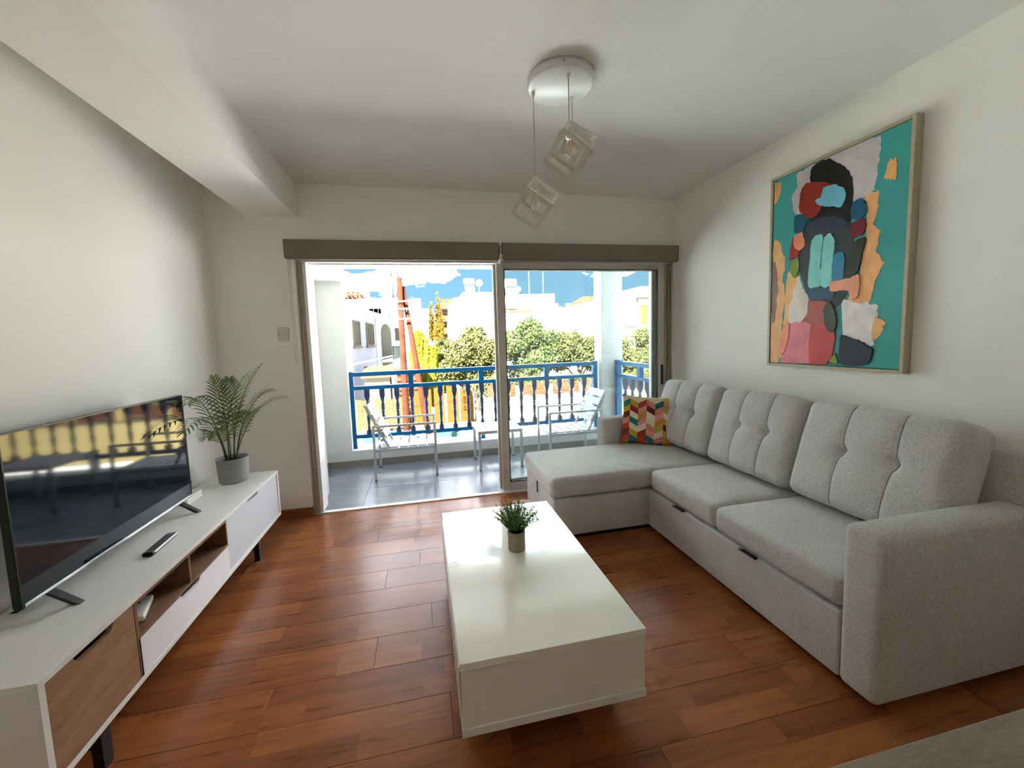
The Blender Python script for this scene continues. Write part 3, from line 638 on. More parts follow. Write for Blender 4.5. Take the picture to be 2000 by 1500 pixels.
# ------------------------------------------------------------------ coffee table
ct = wthing('coffee_table', 'low glossy white rectangular coffee table in the middle of the floor', 'table', (.40, -1.72, 0))
X0, X1, Y0, Y1 = .066, .734, -2.298, -1.138
obj('tabletop', MB().box(X0, X1, Y0, Y1, .360, .386, .0015), M['gloss'], ct)
obj('body', MB().box(X0 + .004, X1 - .004, Y0 + .004, Y1 - .004, .154, .360), M['lacq'], ct)
obj('base_board', MB().box(X0, X1, Y0, Y1, .124, .154, .0015), M['lacq'], ct)
for sy in (0, 1):
    y0 = Y0 + .03 + sy * .55
    for x, s in ((X0, -1), (X1, 1)): obj('drawer_front', MB().box(x - .002 * s, x + .001 * s + .002 * s, y0, y0 + .545, .166, .352), M['lacq'], ct)
for x in (X0 + .1, X1 - .1):
    for y in (Y0 + .1, Y1 - .1): obj('leg', MB().lathe([(0, .124), (.024, .124), (.016, 0), (0, 0)], (x, y, 0), 14), M['oak'], ct)

# ------------------------------------------------------------------ media console
XF, XBK = -1.12, -1.54
cs = wthing('media_console', 'long white low console with wood and grey doors under the television', 'tv console', (-1.33, -1.25, 0))
YN, YF, ZT, ZBm = -2.205, -.290, .500, .155
T = .02
obj('top_panel', MB().box(XBK, XF, YN, YF, ZT - T, ZT, .001), M['console'], cs)
obj('bottom_panel', MB().box(XBK, XF, YN, YF, ZBm, ZBm + T, .001), M['console'], cs)
for y in (YN, YF - T): obj('side_panel', MB().box(XBK, XF, y, y + T, ZBm + T, ZT - T), M['console'], cs)
obj('back_panel', MB().box(XBK, XBK + .006, YN + T, YF - T, ZBm + T, ZT - T), M['console'], cs)
def notch(y0, y1, z0, z1, ya, yb, dep):
    return [(y0, z0), (y1, z0), (y1, z1), (yb + dep * .7, z1), (yb + .006, z1 - dep * .75), (yb - .008, z1 - dep), (ya + .008, z1 - dep), (ya - .006, z1 - dep * .75), (ya - dep * .7, z1), (y0, z1)]
zt, zb = ZT - T - .002, ZBm + T + .002
obj('door', MB().prism(notch(-2.183, -1.826, zb, zt, -2.07, -1.94, .026), 'x', XF - .018, XF - .002), M['oak'], cs)['label'] = 'brown wood-grain door'
obj('door', MB().prism(notch(-1.094, -.312, zb, zt, -.80, -.66, .022), 'x', XF - .022, XF - .008), M['greydoor'], cs)['label'] = 'pale grey door'
obj('drawer', MB().prism(notch(-1.815, -1.098, zb, .326, -1.53, -1.405, .024), 'x', XF - .018, XF - .002), M['drawer'], cs)['label'] = 'white drawer front'
# wooden cubby
obj('divider', MB().box(XBK + .01, XF - .002, -1.822, -1.808, zb, zt), M['oakdark'], cs)
obj('divider', MB().box(XBK + .01, XF - .002, -1.108, -1.097, .33, zt), M['oakdark'], cs)
obj('divider', MB().box(XBK + .01, XF - .002, -1.466, -1.452, .342, zt - .012), M['oakdark'], cs)
obj('shelf', MB().box(XBK + .01, XF - .002, -1.808, -1.108, .328, .342), M['oakdark'], cs)
obj('shelf', MB().box(XBK + .01, XF - .002, -1.808, -1.108, zt - .012, zt), M['oakdark'], cs)
obj('cubby_back', MB().box(XBK + .008, XBK + .014, -1.808, -1.108, .342, zt - .012), M['oakdark'], cs)
for y in (-1.985, -.655):
    lg = None
    for x in (-1.155, -1.47):
        lg = obj('leg', MB().box(x - .016, x + .016, y - .02, y + .02, 0, ZBm), M['black'], cs)
    obj('cross_bar', MB().box(-1.45, -1.17, y - .012, y + .012, .075, .10), M['black'], cs)

# television
tv = wthing('television', 'large black flat television on two splayed feet on the white console', 'television', (-1.39, -1.4, .5))
TY0, TY1, TZ0, TZ1, TX = -1.915, -.895, .566, 1.172, -1.38
obj('back_shell', MB().box(TX - .03, TX - .004, TY0, TY1, TZ0, TZ1, .004).box(TX - .06, TX - .03, TY0 + .15, TY1 - .15, TZ0 + .03, TZ0 + .35, .008), M['blackpl'], tv)
obj('bezel', MB().box(TX - .004, TX, TY0, TY1, TZ0, TZ0 + .006).box(TX - .004, TX, TY0, TY1, TZ1 - .004, TZ1).box(TX - .004, TX, TY0, TY0 + .004, TZ0, TZ1).box(TX - .004, TX, TY1 - .004, TY1, TZ0, TZ1), M['blackpl'], tv)
obj('screen', MB().box(TX - .004, TX - .001, TY0 + .004, TY1 - .004, TZ0 + .012, TZ1 - .004), M['screen'], tv)
obj('bottom_trim', MB().box(TX - .004, TX + .003, TY0 + .008, TY1 - .004, TZ0 + .003, TZ0 + .014, .001), M['silver'], tv)
for y in (-1.80, -.99):
    f = MB()
    for x in (-1.308, -1.50):
        f.add([(TX - .025, y - .02, TZ0 + .002), (TX - .008, y - .02, TZ0 + .002), (TX - .008, y + .012, TZ0 + .002), (TX - .025, y + .012, TZ0 + .002), (x - .012, y - .012, .500), (x + .012, y - .012, .500), (x + .012, y + .012, .500), (x - .012, y + .012, .500)],
              [(3, 2, 1, 0), (4, 5, 6, 7), (0, 1, 5, 4), (1, 2, 6, 5), (2, 3, 7, 6), (3, 0, 4, 7)])
    obj('foot', f, M['black'], tv)
# remote control
rc = thing('remote_control', 'black remote control with silver edge lying on the console', 'remote', (-1.275, -1.385, .5), .06)
obj('case', soft_box(.022, .105, .009, .007, 10, 14, 6), M['blackpl'], rc, (0, 0, .0095))
obj('edge_trim', MB().box(.0195, .0235, -.085, .103, .009, .014, .001), M['silver'], rc)
for i in range(3):
    for j in range(8): obj('button', MB().box(-.014 + i * .011, -.007 + i * .011, -.07 + j * .019, -.058 + j * .019, .0175, .0205), M['black'], rc)
# router in the cubby, small white box behind the television
t = thing('router', 'small white plastic box lying in the left open cubby of the console', 'router', (-1.235, -1.665, .342), .35)
obj('case', soft_box(.055, .085, .0125, .008, 10, 12, 6), M['lacq'], t, (0, 0, .0132)); obj('mark', MB().box(.012, .02, .03, .045, .0255, .0265), M['black'], t)
t = thing('white_box', 'white box standing behind the right end of the television', 'box', (-1.452, -.80, .5), .0)
obj('case', MB().box(-.035, .03, -.07, .09, .0, .042, .003), M['lacq'], t); obj('lid', MB().box(-.037, .032, -.072, .092, .042, .048, .002), M['lacq'], t)
obj('antenna', MB().tube([(-.03, .08, .045), (-.028, .10, .10)], .004, 8), M['potgrey'], t)

# ------------------------------------------------------------------ potted palm
pp = thing('potted_palm', 'small potted palm in a grey pot on the far end of the console', 'plant', (-1.345, -.455, .5))
pr_ = [(0, 0), (.083, 0), (.088, .006)]
for i in range(9): z = .012 + i * .017; pr_ += [(.089 + .0008 * i, z), (.0905 + .0008 * i, z + .006), (.0885 + .0008 * i, z + .013)]
pr_ += [(.098, .166), (.098, .170), (.091, .170), (.089, .14), (0, .14)]
obj('pot', MB().lathe(pr_, n=40), M['potgrey'], pp)
obj('soil', MB().lathe([(0, .148), (.05, .150), (.0905, .143)], n=24), M['soil'], pp)
def frond(base, pts, nleaf, ll, name='frond'):
    # pts: control points of the rachis
    P = [Vector(p) for p in pts]
    def bez(t):
        n_ = len(P) - 1; s = Vector((0, 0, 0))
        for i, p in enumerate(P): s += p * (math.comb(n_, i) * t ** i * (1 - t) ** (n_ - i))
        return s
    K = 18; path = [bez(i / K) for i in range(K + 1)]
    mb = MB(); mb.tube(path, [.0042 * (1 - .75 * i / K) for i in range(K + 1)], 6)
    st = obj(name, mb, M['palmstem'], base)
    lf = MB()
    for i in range(nleaf):
        t_ = .34 + .66 * i / (nleaf - 1); p = bez(t_); d = (bez(min(1, t_ + .02)) - bez(t_ - .02)).normalized()
        side = d.cross(Vector((0, 0, 1)));
        if side.length < .2: side = d.cross(Vector((0, 1, 0)))
        side.normalize(); up = side.cross(d)
        l0 = ll * (math.sin(PI * min(1, .22 + .70 * (i / (nleaf - 1)))) ** .7) * random.uniform(.9, 1.1)
        for s in (-1, 1):
            a = 1.0 - .6 * i / nleaf
            dirv = (d * math.cos(a) + side * s * math.sin(a) + up * .12).normalized()
            wv = dirv.cross(up).normalized(); w = .0050
            q0 = p; q1 = p + dirv * l0 * .4 + up * .004; q2 = p + dirv * l0 * .78 - Vector((0, 0, .06 * l0)); q3 = p + dirv * l0 - Vector((0, 0, .22 * l0))
            lf.add([q0 - wv * w * .3, q0 + wv * w * .3, q1 + wv * w, q1 - wv * w, q2 + wv * w * .75, q2 - wv * w * .75, q3], [(0, 1, 2, 3), (3, 2, 4, 5), (5, 4, 6)])
    o = obj('leaflets', lf, M['palm'], st, fix=False); o['kind'] = 'stuff'
for pts in [
    [(.01, 0, .14), (.03, -.01, .42), (.10, -.01, .66), (.235, -.02, .80)],
    [(-.01, -.01, .14), (-.02, -.03, .40), (.02, -.02, .62), (.13, .03, .74)],
    [(-.02, -.01, .14), (-.03, -.10, .45), (-.04, -.25, .70), (-.01, -.43, .62)],
    [(-.02, -.02, .14), (-.01, -.12, .40), (.01, -.30, .60), (.045, -.60, .48)],
    [(.02, 0, .14), (.07, .03, .38), (.18, .05, .56), (.335, .07, .56)],
    [(.02, .01, .14), (.05, .05, .40), (.12, .10, .60), (.22, .16, .60)],
    [(-.03, -.02, .14), (-.03, -.05, .30), (-.02, -.15, .45), (-.01, -.26, .38)],
    [(0, -.02, .14), (.02, -.04, .35), (.02, -.12, .60), (.03, -.20, .74)],
    [(.01, .01, .14), (.02, .03, .40), (-.02, .10, .62), (-.05, .18, .70)],
    [(.03, -.02, .14), (.08, -.06, .34), (.14, -.12, .50), (.21, -.16, .50)],
]: frond(pp, pts, 16, .135)

# small plant on the coffee table
sp = thing('small_plant', 'small leafy green plant in a beige cement pot on the coffee table', 'plant', (.413, -1.655, .386))
obj('pot', MB().lathe([(0, 0), (.040, 0), (.0425, .004), (.044, .095), (.0435, .098), (.039, .098), (.038, .085), (0, .085)], n=32), M['potbeige'], sp)
obj('soil', MB().lathe([(0, .09), (.0385, .086)], n=16), M['soil'], sp)
st = MB(); lv = MB()
for i in range(110):
    a = random.uniform(0, 2 * PI); rr = random.uniform(0, .028); tl = random.uniform(.0, 1) ** .7
    b = Vector((rr * math.cos(a), rr * math.sin(a), .085)); h = random.uniform(.10, .19) * (1.0 - .28 * tl)
    tip = b + Vector((math.cos(a) * tl * .10, math.sin(a) * tl * .10, h)); mid = (b + tip) / 2 + Vector((0, 0, .018))
    st.tube([b, mid, tip], [.0011, .0009, .0005], 4, False)
    for k in range(34):
        t_ = .18 + .82 * k / 33; p = b * (1 - t_) ** 2 + mid * 2 * t_ * (1 - t_) + tip * t_ ** 2
        d = Vector((random.uniform(-1, 1), random.uniform(-1, 1), random.uniform(-.1, 1))).normalized(); w = d.orthogonal().normalized() * .0022; l = random.uniform(.007, .014)
        lv.add([p, p + d * l * .5 + w, p + d * l, p + d * l * .5 - w], [(0, 1, 2, 3)])
obj('stems', st, M['palmstem'], sp, fix=False)['kind'] = 'stuff'
obj('foliage', lv, M['twig'], sp, fix=False)['kind'] = 'stuff'

# ------------------------------------------------------------------ near table (corner in view)
nt_ = wthing('dining_table', 'corner of a grey-brown wooden tabletop at the bottom right edge', 'table', (.95, -3.45, 0))
obj('tabletop', MB().box(.22, 1.75, -3.85, -3.05, .722, .75, .002), M['taupe'], nt_)
for x in (.28, 1.69):
    for y in (-3.79, -3.12): obj('leg', MB().box(x - .025, x + .025, y - .025, y + .025, 0, .722), M['taupe'], nt_)

# ------------------------------------------------------------------ pendant lamp
pe = wthing('pendant_lamp', 'white ceiling lamp with three hanging cube frames and clear bulbs', 'ceiling lamp', (.74, -1.52, 2.714))
obj('canopy', MB().lathe([(0, H - .042), (.155, H - .042), (.163, H - .038), (.165, H - .030), (.165, H - .001), (0, H - .001)], (.74, -1.52, 0), 48), M['canopy'], pe)
obj('fixing_screw', MB().tube([(.70, -1.678, H - .02), (.698, -1.690, H - .02)], .004, 8), M['cord'], pe)
def cube_lamp(x, y, zc, a, rz, tiltx=0):
    zt_ = zc + a * .5 * math.sqrt(3)
    obj('cord_grip', MB().lathe([(0, 0), (.006, 0), (.009, .012), (.009, .022), (0, .022)], (x, y, H - .062), 12), M['canopy'], pe)
    obj('cord', MB().tube([(x, y, H - .05), (x, y, zt_)], .0026, 6), M['cord'], pe)
    # cube frame standing on a corner: flat strips along the twelve edges
    m1 = Matrix.Rotation(math.atan(math.sqrt(2)), 4, Vector((1, 1, 0)).normalized().cross(Vector((0, 0, 1))).normalized())
    base = Vector((1, 1, 1)).normalized().rotation_difference(Vector((0, 0, 1))).to_matrix().to_4x4()
    R_ = Matrix.Translation((x, y, zc)) @ Matrix.Rotation(rz, 4, 'Z') @ Matrix.Rotation(tiltx, 4, 'X') @ base
    mb = MB(); h = a / 2; w = .020; th = .0025
    for ax in range(3):
        for s in (-1, 1):       # each face is a square picture-frame of flat strip
            def P(u, v, k):
                q = [0, 0, 0]; q[ax] = s * (h - k); q[(ax + 1) % 3] = u; q[(ax + 2) % 3] = v; return R_ @ Vector(q)
            o_ = [(-h, -h), (h, -h), (h, h), (-h, h)]; i_ = [(-h + w, -h + w), (h - w, -h + w), (h - w, h - w), (-h + w, h - w)]
            vs = [P(*p, 0) for p in o_] + [P(*p, 0) for p in i_] + [P(*p, th) for p in o_] + [P(*p, th) for p in i_]
            fs = []
            for k in range(4):
                j = (k + 1) % 4
                fs += [(k, j, 4 + j, 4 + k), (8 + j, 8 + k, 12 + k, 12 + j), (4 + k, 4 + j, 12 + j, 12 + k), (8 + k, 8 + j, j, k)]
            mb.add(vs, fs)
    obj('cube_shade', mb, M['lampw'], pe)
    zt2 = zt_ - .005
    sk = obj('socket', MB().lathe([(0, 0), (.012, -.002), (.019, -.012), (.019, -.074), (.016, -.074), (0, -.070)], (x, y, zt2), 20), M['lampw'], pe)
    obj('socket_ring', MB().lathe([(.019, -.070), (.0195, -.072), (.0195, -.078), (.013, -.080), (0, -.080)], (x, y, zt2), 20), M['silver'], sk)
    bb = obj('bulb', MB().lathe([(.013, 0), (.014, -.012), (.024, -.032), (.030, -.050), (.029, -.064), (.020, -.079), (.008, -.086), (0, -.087)], (x, y, zt2 - .078), 24), M['bulb'], pe)
    fil = MB()
    for k in range(4):
        a0 = k * PI / 2; c, s = math.cos(a0) * .008, math.sin(a0) * .008
        fil.tube([(x + c * .5, y + s * .5, zt2 - .10), (x + c, y + s, zt2 - .145)], .0012, 5)
    fil.tube([(x, y, zt2 - .08), (x, y, zt2 - .105)], .003, 6)
    obj('filament', fil, M['filament'], bb)
cube_lamp(.614, -1.464, 2.127, .160, -.90, .0)
cube_lamp(.741, -1.626, 2.320, .166, -.80, 0)
cube_lamp(.829, -1.447, 2.420, .160, -1.15, 0)

# ------------------------------------------------------------------ painting on the right wall
pt = wthing('framed_painting', 'tall framed abstract painting with teal, peach and a dark head shape on the right wall', 'painting', (2.40, -1.546, 1.2))
CY0, CY1, CZ0, CZ1 = -1.930, -1.163, 1.210, 2.432; FX0, FX1, FW = 2.383, XR - .002, .022
for b in ((CY0 - FW, CY0 - .004, CZ0 - FW, CZ1 + FW), (CY1 + .004, CY1 + FW, CZ0 - FW, CZ1 + FW), (CY0 - .004, CY1 + .004, CZ0 - FW, CZ0 - .004), (CY0 - .004, CY1 + .004, CZ1 + .004, CZ1 + FW)):
    obj('frame_bar', MB().box(FX0, FX1, *b, .0015), M['frame'], pt)
obj('backing', MB().box(2.405, FX1, CY0 - .004, CY1 + .004, CZ0 - .004, CZ1 + .004), M['black'], pt)
cv = obj('canvas', MB().box(2.3885, 2.405, CY0, CY1, CZ0, CZ1), paint((66, 160, 154), .07), pt)
def smooth(poly, k=6, ten=.32):
    n = len(poly); out = []
    for i in range(n):
        p0, p1, p2, p3 = [Vector(poly[(i + j) % n]) for j in (-1, 0, 1, 2)]
        m1, m2 = (p2 - p0) * ten, (p3 - p1) * ten
        for s in range(k):
            t = s / k
            out.append(p1 * (2 * t ** 3 - 3 * t * t + 1) + m1 * (t ** 3 - 2 * t * t + t) + p2 * (3 * t * t - 2 * t ** 3) + m2 * (t ** 3 - t * t))
    return out
def ragged(p, i, a):
    return (min(CY1 - .001, max(CY0 + .001, p[0] + a * noise.noise(Vector((p[0] * 90, p[1] * 90, i))))), min(CZ1 - .001, max(CZ0 + .001, p[1] + a * 1.6 * noise.noise(Vector((p[1] * 90, p[0] * 90, i + 9))))))
for i, (nm, c, poly) in enumerate(ART):
    q = [ragged(p, i, .013 if nm == 'background_patch' else .006) for p in smooth(poly)]
    th = .0002 * (i + 1) + (.0028 if nm == 'brush_stroke' else 0)
    obj(nm, MB().prism(q, 'x', 2.3884, 2.3885 - th), paint(c), cv)
# ------------------------------------------------------------------ outdoors
G = -3.2
struct('ground', MB().box(-90, 110, .2, 140, G - .3, G), M['street'])
# garden wall across the street
t = wthing('garden_wall', 'long cream garden wall across the street topped with reddish slat panels', 'wall', (8.5, 15.7, G))
obj('wall_body', MB().box(2.95, 20, 15.7, 15.95, G, -1.52), M['cream'], t)
obj('coping', MB().box(2.9, 20, 15.66, 15.99, -1.52, -1.46), M['bldcream'], t)
x = 3.05
while x < 18:
    wd = 1.42
    for k in range(4): obj('slat', MB().box(x, x + wd, 15.78, 15.81, -1.42 + k * .145, -1.30 + k * .145), M['slatred'], t)
    obj('post', MB().box(x + wd + .04, x + wd + .26, 15.70, 15.93, -1.46, -.92), M['cream'], t); x += wd + .3
# orange gate
t = wthing('garden_gate', 'orange panelled gate with a peaked top left of the cream garden wall', 'gate', (1.0, 17, G))
obj('plinth', MB().box(-.75, 2.75, 16.95, 17.2, G, -2.84), M['cream'], t)
pk = [(-.55, -1.12), (.33, -1.0), (.46, -.97), (.98, -.86), (1.10, -.86), (1.72, -1.0), (1.80, -1.02), (2.50, -1.26)]
for a, b in ((0, 1), (2, 3), (4, 5), (6, 7)):
    (xa, za), (xb, zb_) = pk[a], pk[b]
    obj('gate_panel', MB().prism([(xa, -2.80), (xb, -2.80), (xb, zb_), (xa, za)], 'y', 17.0, 17.05), M['gate'], t)
for x in (-.62, 2.6): obj('post', MB().box(x - .05, x + .05, 16.97, 17.09, -2.84, -1.0), M['gateframe'], t)
obj('lower_bar', MB().box(-.6, 2.6, 16.99, 17.06, -2.84, -2.79), M['gateframe'], t)
# wooden fence left
t = wthing('wooden_fence', 'pale upright-board wooden fence left of the orange gate', 'fence', (-2.4, 17, G))
for k in range(17):
    x = -3.9 + k * .165
    obj('board', MB().box(x, x + .15, 17.0, 17.03, -2.9, -1.36 + .04 * math.sin(k * 2.3)), M['slat'], t)
obj('rail', MB().box(-3.95, -1.05, 17.03, 17.08, -1.7, -1.6).box(-3.95, -1.05, 17.03, 17.08, -2.7, -2.6), M['slat'], t)
for k, (x0, x1) in enumerate(((-2.95, -1.85), (.35, 1.6))):
    c = tag(obj('turquoise_kerb', MB().box(x0, x1, 15.4, 15.75, G, G + .22, .02), M['turq']), ('low turquoise painted block on the street seen under the railing behind the left chair', 'low turquoise painted block on the street seen under the railing beside the balcony table')[k], 'kerb', 'painted kerb blocks')
# timber poles
t = wthing('utility_pole', 'upright reddish timber utility pole with a bracket arm and cross bands', 'utility pole', (-.72, 12, G))
obj('pole', MB().tube([(-.74, 12, G), (-.72, 12, 3.85)], [.15, .10], 12), M['pole'], t)
obj('arm', MB().tube([(-.72, 12, 3.82), (-.78, 12, 4.02), (-1.0, 12, 4.12)], .03, 6).tube([(-1.0, 12, 4.12), (-1.0, 12, 3.9)], .03, 6), M['cable'], t)
obj('lamp_tube', MB().tube([(-1.0, 12, 3.86), (-.97, 12, 3.1)], .03, 8), M['greyapt'], t)
for z in (2.67, 2.3, 2.95): obj('band', MB().box(-1.1, -.35, 11.88, 11.94, z, z + .04), M['tank'], t)
for z in (2.45, 2.8): obj('insulator', MB().lathe([(0, 0), (.05, 0), (.03, .1), (0, .1)], (-1.02, 11.9, z), 10), M['tank'], t)
t = wthing('utility_pole', 'leaning timber stay pole propping the upright utility pole', 'utility pole', (.1, 12.2, G))
obj('pole', MB().tube([(.20, 12.3, G), (-.62, 12.16, 3.55)], [.14, .09], 12), M['pole'], t)
for k, (a, b) in enumerate((((-.72, 11.8, 2.72), (16, 28.5, 5.4)), ((-.72, 11.8, 2.98), (-16, 12.5, 4.6)), ((-.72, 11.8, 2.35), (9, 38, 6.2)))):
    A, B = Vector(a), Vector(b); tag(obj('overhead_cable', MB().tube([A + (B - A) * s / 12 - Vector((0, 0, 1.2 * math.sin(PI * s / 12))) for s in range(13)], .012, 4), M['cable']), ('thin overhead cable running from the timber pole to the right', 'thin overhead cable running from the timber pole to the left', 'lowest thin overhead cable running away from the timber pole')[k], 'cable', 'overhead cables')

def win(parent, o, d, n, t0, t1, z0, z1, mat='dark', bars=2, frame='bldwhite'):
    """window on a wall: o + d*t, outward normal n"""
    o, d, n = Vector(o), Vector(d), Vector(n)
    def B(ta, tb, za, zb_, a, b):
        q = [o + d * t_ + n * k + Vector((0, 0, z)) for z in (za, zb_) for k in (a, b) for t_ in (ta, tb)]
        return q, [(0, 2, 3, 1), (4, 5, 7, 6), (0, 1, 5, 4), (2, 6, 7, 3), (0, 4, 6, 2), (1, 3, 7, 5)]
    fr_ = MB(); w = .07
    for a_ in ((t0 - w, t1 + w, z0 - w, z0), (t0 - w, t1 + w, z1, z1 + w), (t0 - w, t0, z0, z1), (t1, t1 + w, z0, z1)): fr_.add(*B(*a_, 0, .07))
    for k in range(bars):
        c = t0 + (t1 - t0) * (k + 1) / (bars + 1); fr_.add(*B(c - .025, c + .025, z0, z1, .02, .05))
    f = obj('window', fr_, M[frame], parent); g_ = MB(); g_.add(*B(t0, t1, z0, z1, -.02, .02)); obj('pane', g_, M[mat], f); return f
# house at the left, its long wall facing us obliquely
hd = Vector((.102, .995, 0)).normalized(); hn = Vector((hd.y, -hd.x, 0)); H0 = Vector((-3.57, 18, 0))
t = wthing('house', 'two-storey pale lavender house with two barred windows and an arched balcony at the left', 'house', (-6, 24, G))
def hp(a, n_, z): return H0 + hd * a + hn * n_ + Vector((0, 0, z))
def hbox(a0, a1, n0, n1, z0, z1):
    return [hp(a, n_, z) for z in (z0, z1) for n_ in (n0, n1) for a in (a0, a1)], [(0, 2, 3, 1), (4, 5, 7, 6), (0, 1, 5, 4), (2, 6, 7, 3), (0, 4, 6, 2), (1, 3, 7, 5)]
obj('wall', MB().add(*hbox(0, 12.6, -8, 0, G, 3.25)), M['bldshade'], t)
obj('parapet', MB().add(*hbox(-.1, 12.7, -8.1, .1, 3.25, 3.45)).add(*hbox(-.1, .15, -8.1, .1, 3.45, 3.7)), M['bldwhite'], t)
for a0, a1 in ((.55, 1.75), (3.35, 5.1)):
    win(t, H0, hd, hn, a0, a1, 1.38, 2.62, 'shutter', 3, 'bldcream')
    obj('window_sill', MB().add(*hbox(a0 - .2, a1 + .2, 0, .12, 1.2, 1.3)), M['bldcream'], t)
arch = [(7.6, -.2), (11.4, -.2), (11.4, 2.1)] + [(9.5 + 1.9 * math.cos(k * PI / 10), 2.1 + .75 * math.sin(k * PI / 10)) for k in range(1, 10)] + [(7.6, 2.1)]
obj('arched_opening', MB().add([hp(a, .03, z) for a, z in arch] + [hp(a, -.02, z) for a, z in arch], [tuple(range(len(arch)))] + [(i, (i + 1) % len(arch), len(arch) + (i + 1) % len(arch), len(arch) + i) for i in range(len(arch))]), M['shutter'], t)
obj('balcony_slab', MB().add(*hbox(7.4, 11.6, 0, .8, .1, .25)), M['bldwhite'], t)
for k in range(14): obj('balcony_bar', MB().add(*hbox(7.45 + k * .31, 7.49 + k * .31, .74, .78, .25, 1.15)), M['turq'], t)
obj('balcony_rail', MB().add(*hbox(7.4, 11.6, .72, .8, 1.15, 1.2)), M['turq'], t)
obj('string_course', MB().add(*hbox(0, 12.6, 0, .05, .35, .45)), M['bldwhite'], t)
for a in (5.9, 12.2): obj('drainpipe', MB().tube([hp(a, .06, G), hp(a, .06, 3.2)], .05, 6), M['bldwhite'], t)
obj('chimney', MB().add(*hbox(5.2, 5.6, -.8, -.3, 3.4, 4.3)), M['bldwhite'], t)
for a in (7, 8.4, 10): obj('roof_antenna', MB().tube([hp(a, -.6, 3.4), hp(a + .2, -.6, 4.4)], .03, 5), M['cable'], t)
t = wthing('lean_to', 'low lean-to with a red tiled roof below the shade-tinted house', 'shed', (-2.3, 18.5, G))
obj('shed_wall', MB().box(-3.0, -1.75, 17.9, 19, G, -.30), M['bldcream'], t)
obj('shed_roof', MB().add([(-3.15, 17.6, -.33), (-1.66, 17.6, -.33), (-1.66, 19.1, .12), (-3.15, 19.1, .12), (-3.15, 17.6, -.25), (-1.66, 17.6, -.25), (-1.66, 19.1, .2), (-3.15, 19.1, .2)], [(0, 1, 2, 3), (7, 6, 5, 4), (0, 4, 5, 1), (1, 5, 6, 2), (2, 6, 7, 3), (3, 7, 4, 0)]), M['redroof'], t)
t = wthing('stacked_timber_shed', 'small brown timber shed with a red roof behind the utility poles', 'shed', (-.95, 18.5, G))
for k in range(9): obj('plank', MB().box(-1.45, -.1, 18.0, 18.08, -2.6 + k * .25, -2.42 + k * .25), M['slatred'], t)
obj('shed_body', MB().box(-1.4, -.15, 18.1, 19.4, G, -.15), M['pole'], t)
obj('shed_roof', MB().box(-1.6, 0, 17.9, 19.5, -.15, .0), M['redroof'], t)

def tank_set(parent, x, y, z, s=1):
    f = MB()
    for a in (-.5, .5):
        for b in (-.4, .4): f.bar((x + a * s, y + b * s, z), (x + a * s, y + b * s, z + 1.3 * s), .06)
    f.bar((x - .5 * s, y - .4 * s, z + .7 * s), (x + .5 * s, y - .4 * s, z + .7 * s), .05)
    fr_ = obj('tank_stand', f, M['greyapt'], parent)
    obj('water_tank', MB().tube([(x - .75 * s, y, z + 1.75 * s), (x + .75 * s, y, z + 1.75 * s)], .42 * s, 14), M['tank'], parent)
    obj('solar_panel', MB().add([(x - .7 * s, y - 1.2 * s, z + .1), (x + .7 * s, y - 1.2 * s, z + .1), (x + .7 * s, y - .5 * s, z + 1.1 * s), (x - .7 * s, y - .5 * s, z + 1.1 * s), (x - .7 * s, y - 1.15 * s, z), (x + .7 * s, y - 1.15 * s, z), (x + .7 * s, y - .45 * s, z + 1.0 * s), (x - .7 * s, y - .45 * s, z + 1.0 * s)], [(0, 1, 2, 3), (7, 6, 5, 4), (0, 4, 5, 1), (1, 5, 6, 2), (2, 6, 7, 3), (3, 7, 4, 0)]), M['tank'], parent)
def dish(parent, x, y, z, s=1):
    obj('satellite_dish', MB().tube([(x, y, z), (x, y, z + 1.0 * s)], .04, 6).tube([(x, y - .12, z + 1.2 * s), (x, y, z + 1.2 * s)], [.42 * s, .1 * s], 14), M['tank'], parent)
def block(parent, name, x0, x1, y0, y1, z1, mat): return obj(name, MB().box(x0, x1, y0, y1, G, z1), M[mat], parent)
# white building behind the house, with pergola and tanks
t = wthing('white_villa', 'white flat-roofed villa with a timber pergola behind the shade-tinted house', 'building', (-7, 36, G))
block(t, 'lower_block', -14, -2.9, 31, 40, 4.3, 'bldwhite'); block(t, 'upper_block', -14, -4.3, 34, 40, 5.6, 'bldwhite'); block(t, 'parapet', -14, -3.2, 31, 31.3, 4.7, 'bldcream')
for k in range(12): obj('pergola_beam', MB().box(-9.0 + k * .36, -8.88 + k * .36, 30.6, 33.6, 5.55, 5.7), M['slatred'], t)
for b in ((-9.2, -4.7, 30.6, 30.8, 5.35, 5.55), (-9.2, -4.7, 33.4, 33.6, 5.35, 5.55)): obj('pergola_rail', MB().box(*b), M['slatred'], t)
for b in ((-4.85, -4.7, 30.6, 30.75, 4.3, 5.35), (-6.9, -6.75, 30.6, 30.75, 4.3, 5.35)): obj('pergola_post', MB().box(*b), M['slatred'], t)
tank_set(t, -5.2, 36, 5.6); tank_set(t, -7.2, 37, 5.6)
for k in range(3): win(t, (-4.1, 31, 0), (1, 0, 0), (0, -1, 0), -6 + k * 2.2, -4.9 + k * 2.2, 2.2, 3.4, 'shutter', 1)
obj('roof_antenna', MB().tube([(-4.3, 35, 5.6), (-4.3, 35, 7.4)], .03, 5).tube([(-4.8, 35, 7.0), (-3.8, 35, 7.0)], .02, 5), M['cable'], t)
t = wthing('row_house', 'plain white flat-roofed house half hidden behind the utility poles', 'building', (-1.6, 35, G))
block(t, 'wall', -2.75, -.45, 34, 40, 4.2, 'bldwhite'); win(t, (-2.4, 34, 0), (1, 0, 0), (0, -1, 0), 0, .8, 1.6, 2.8, 'shutter', 1)
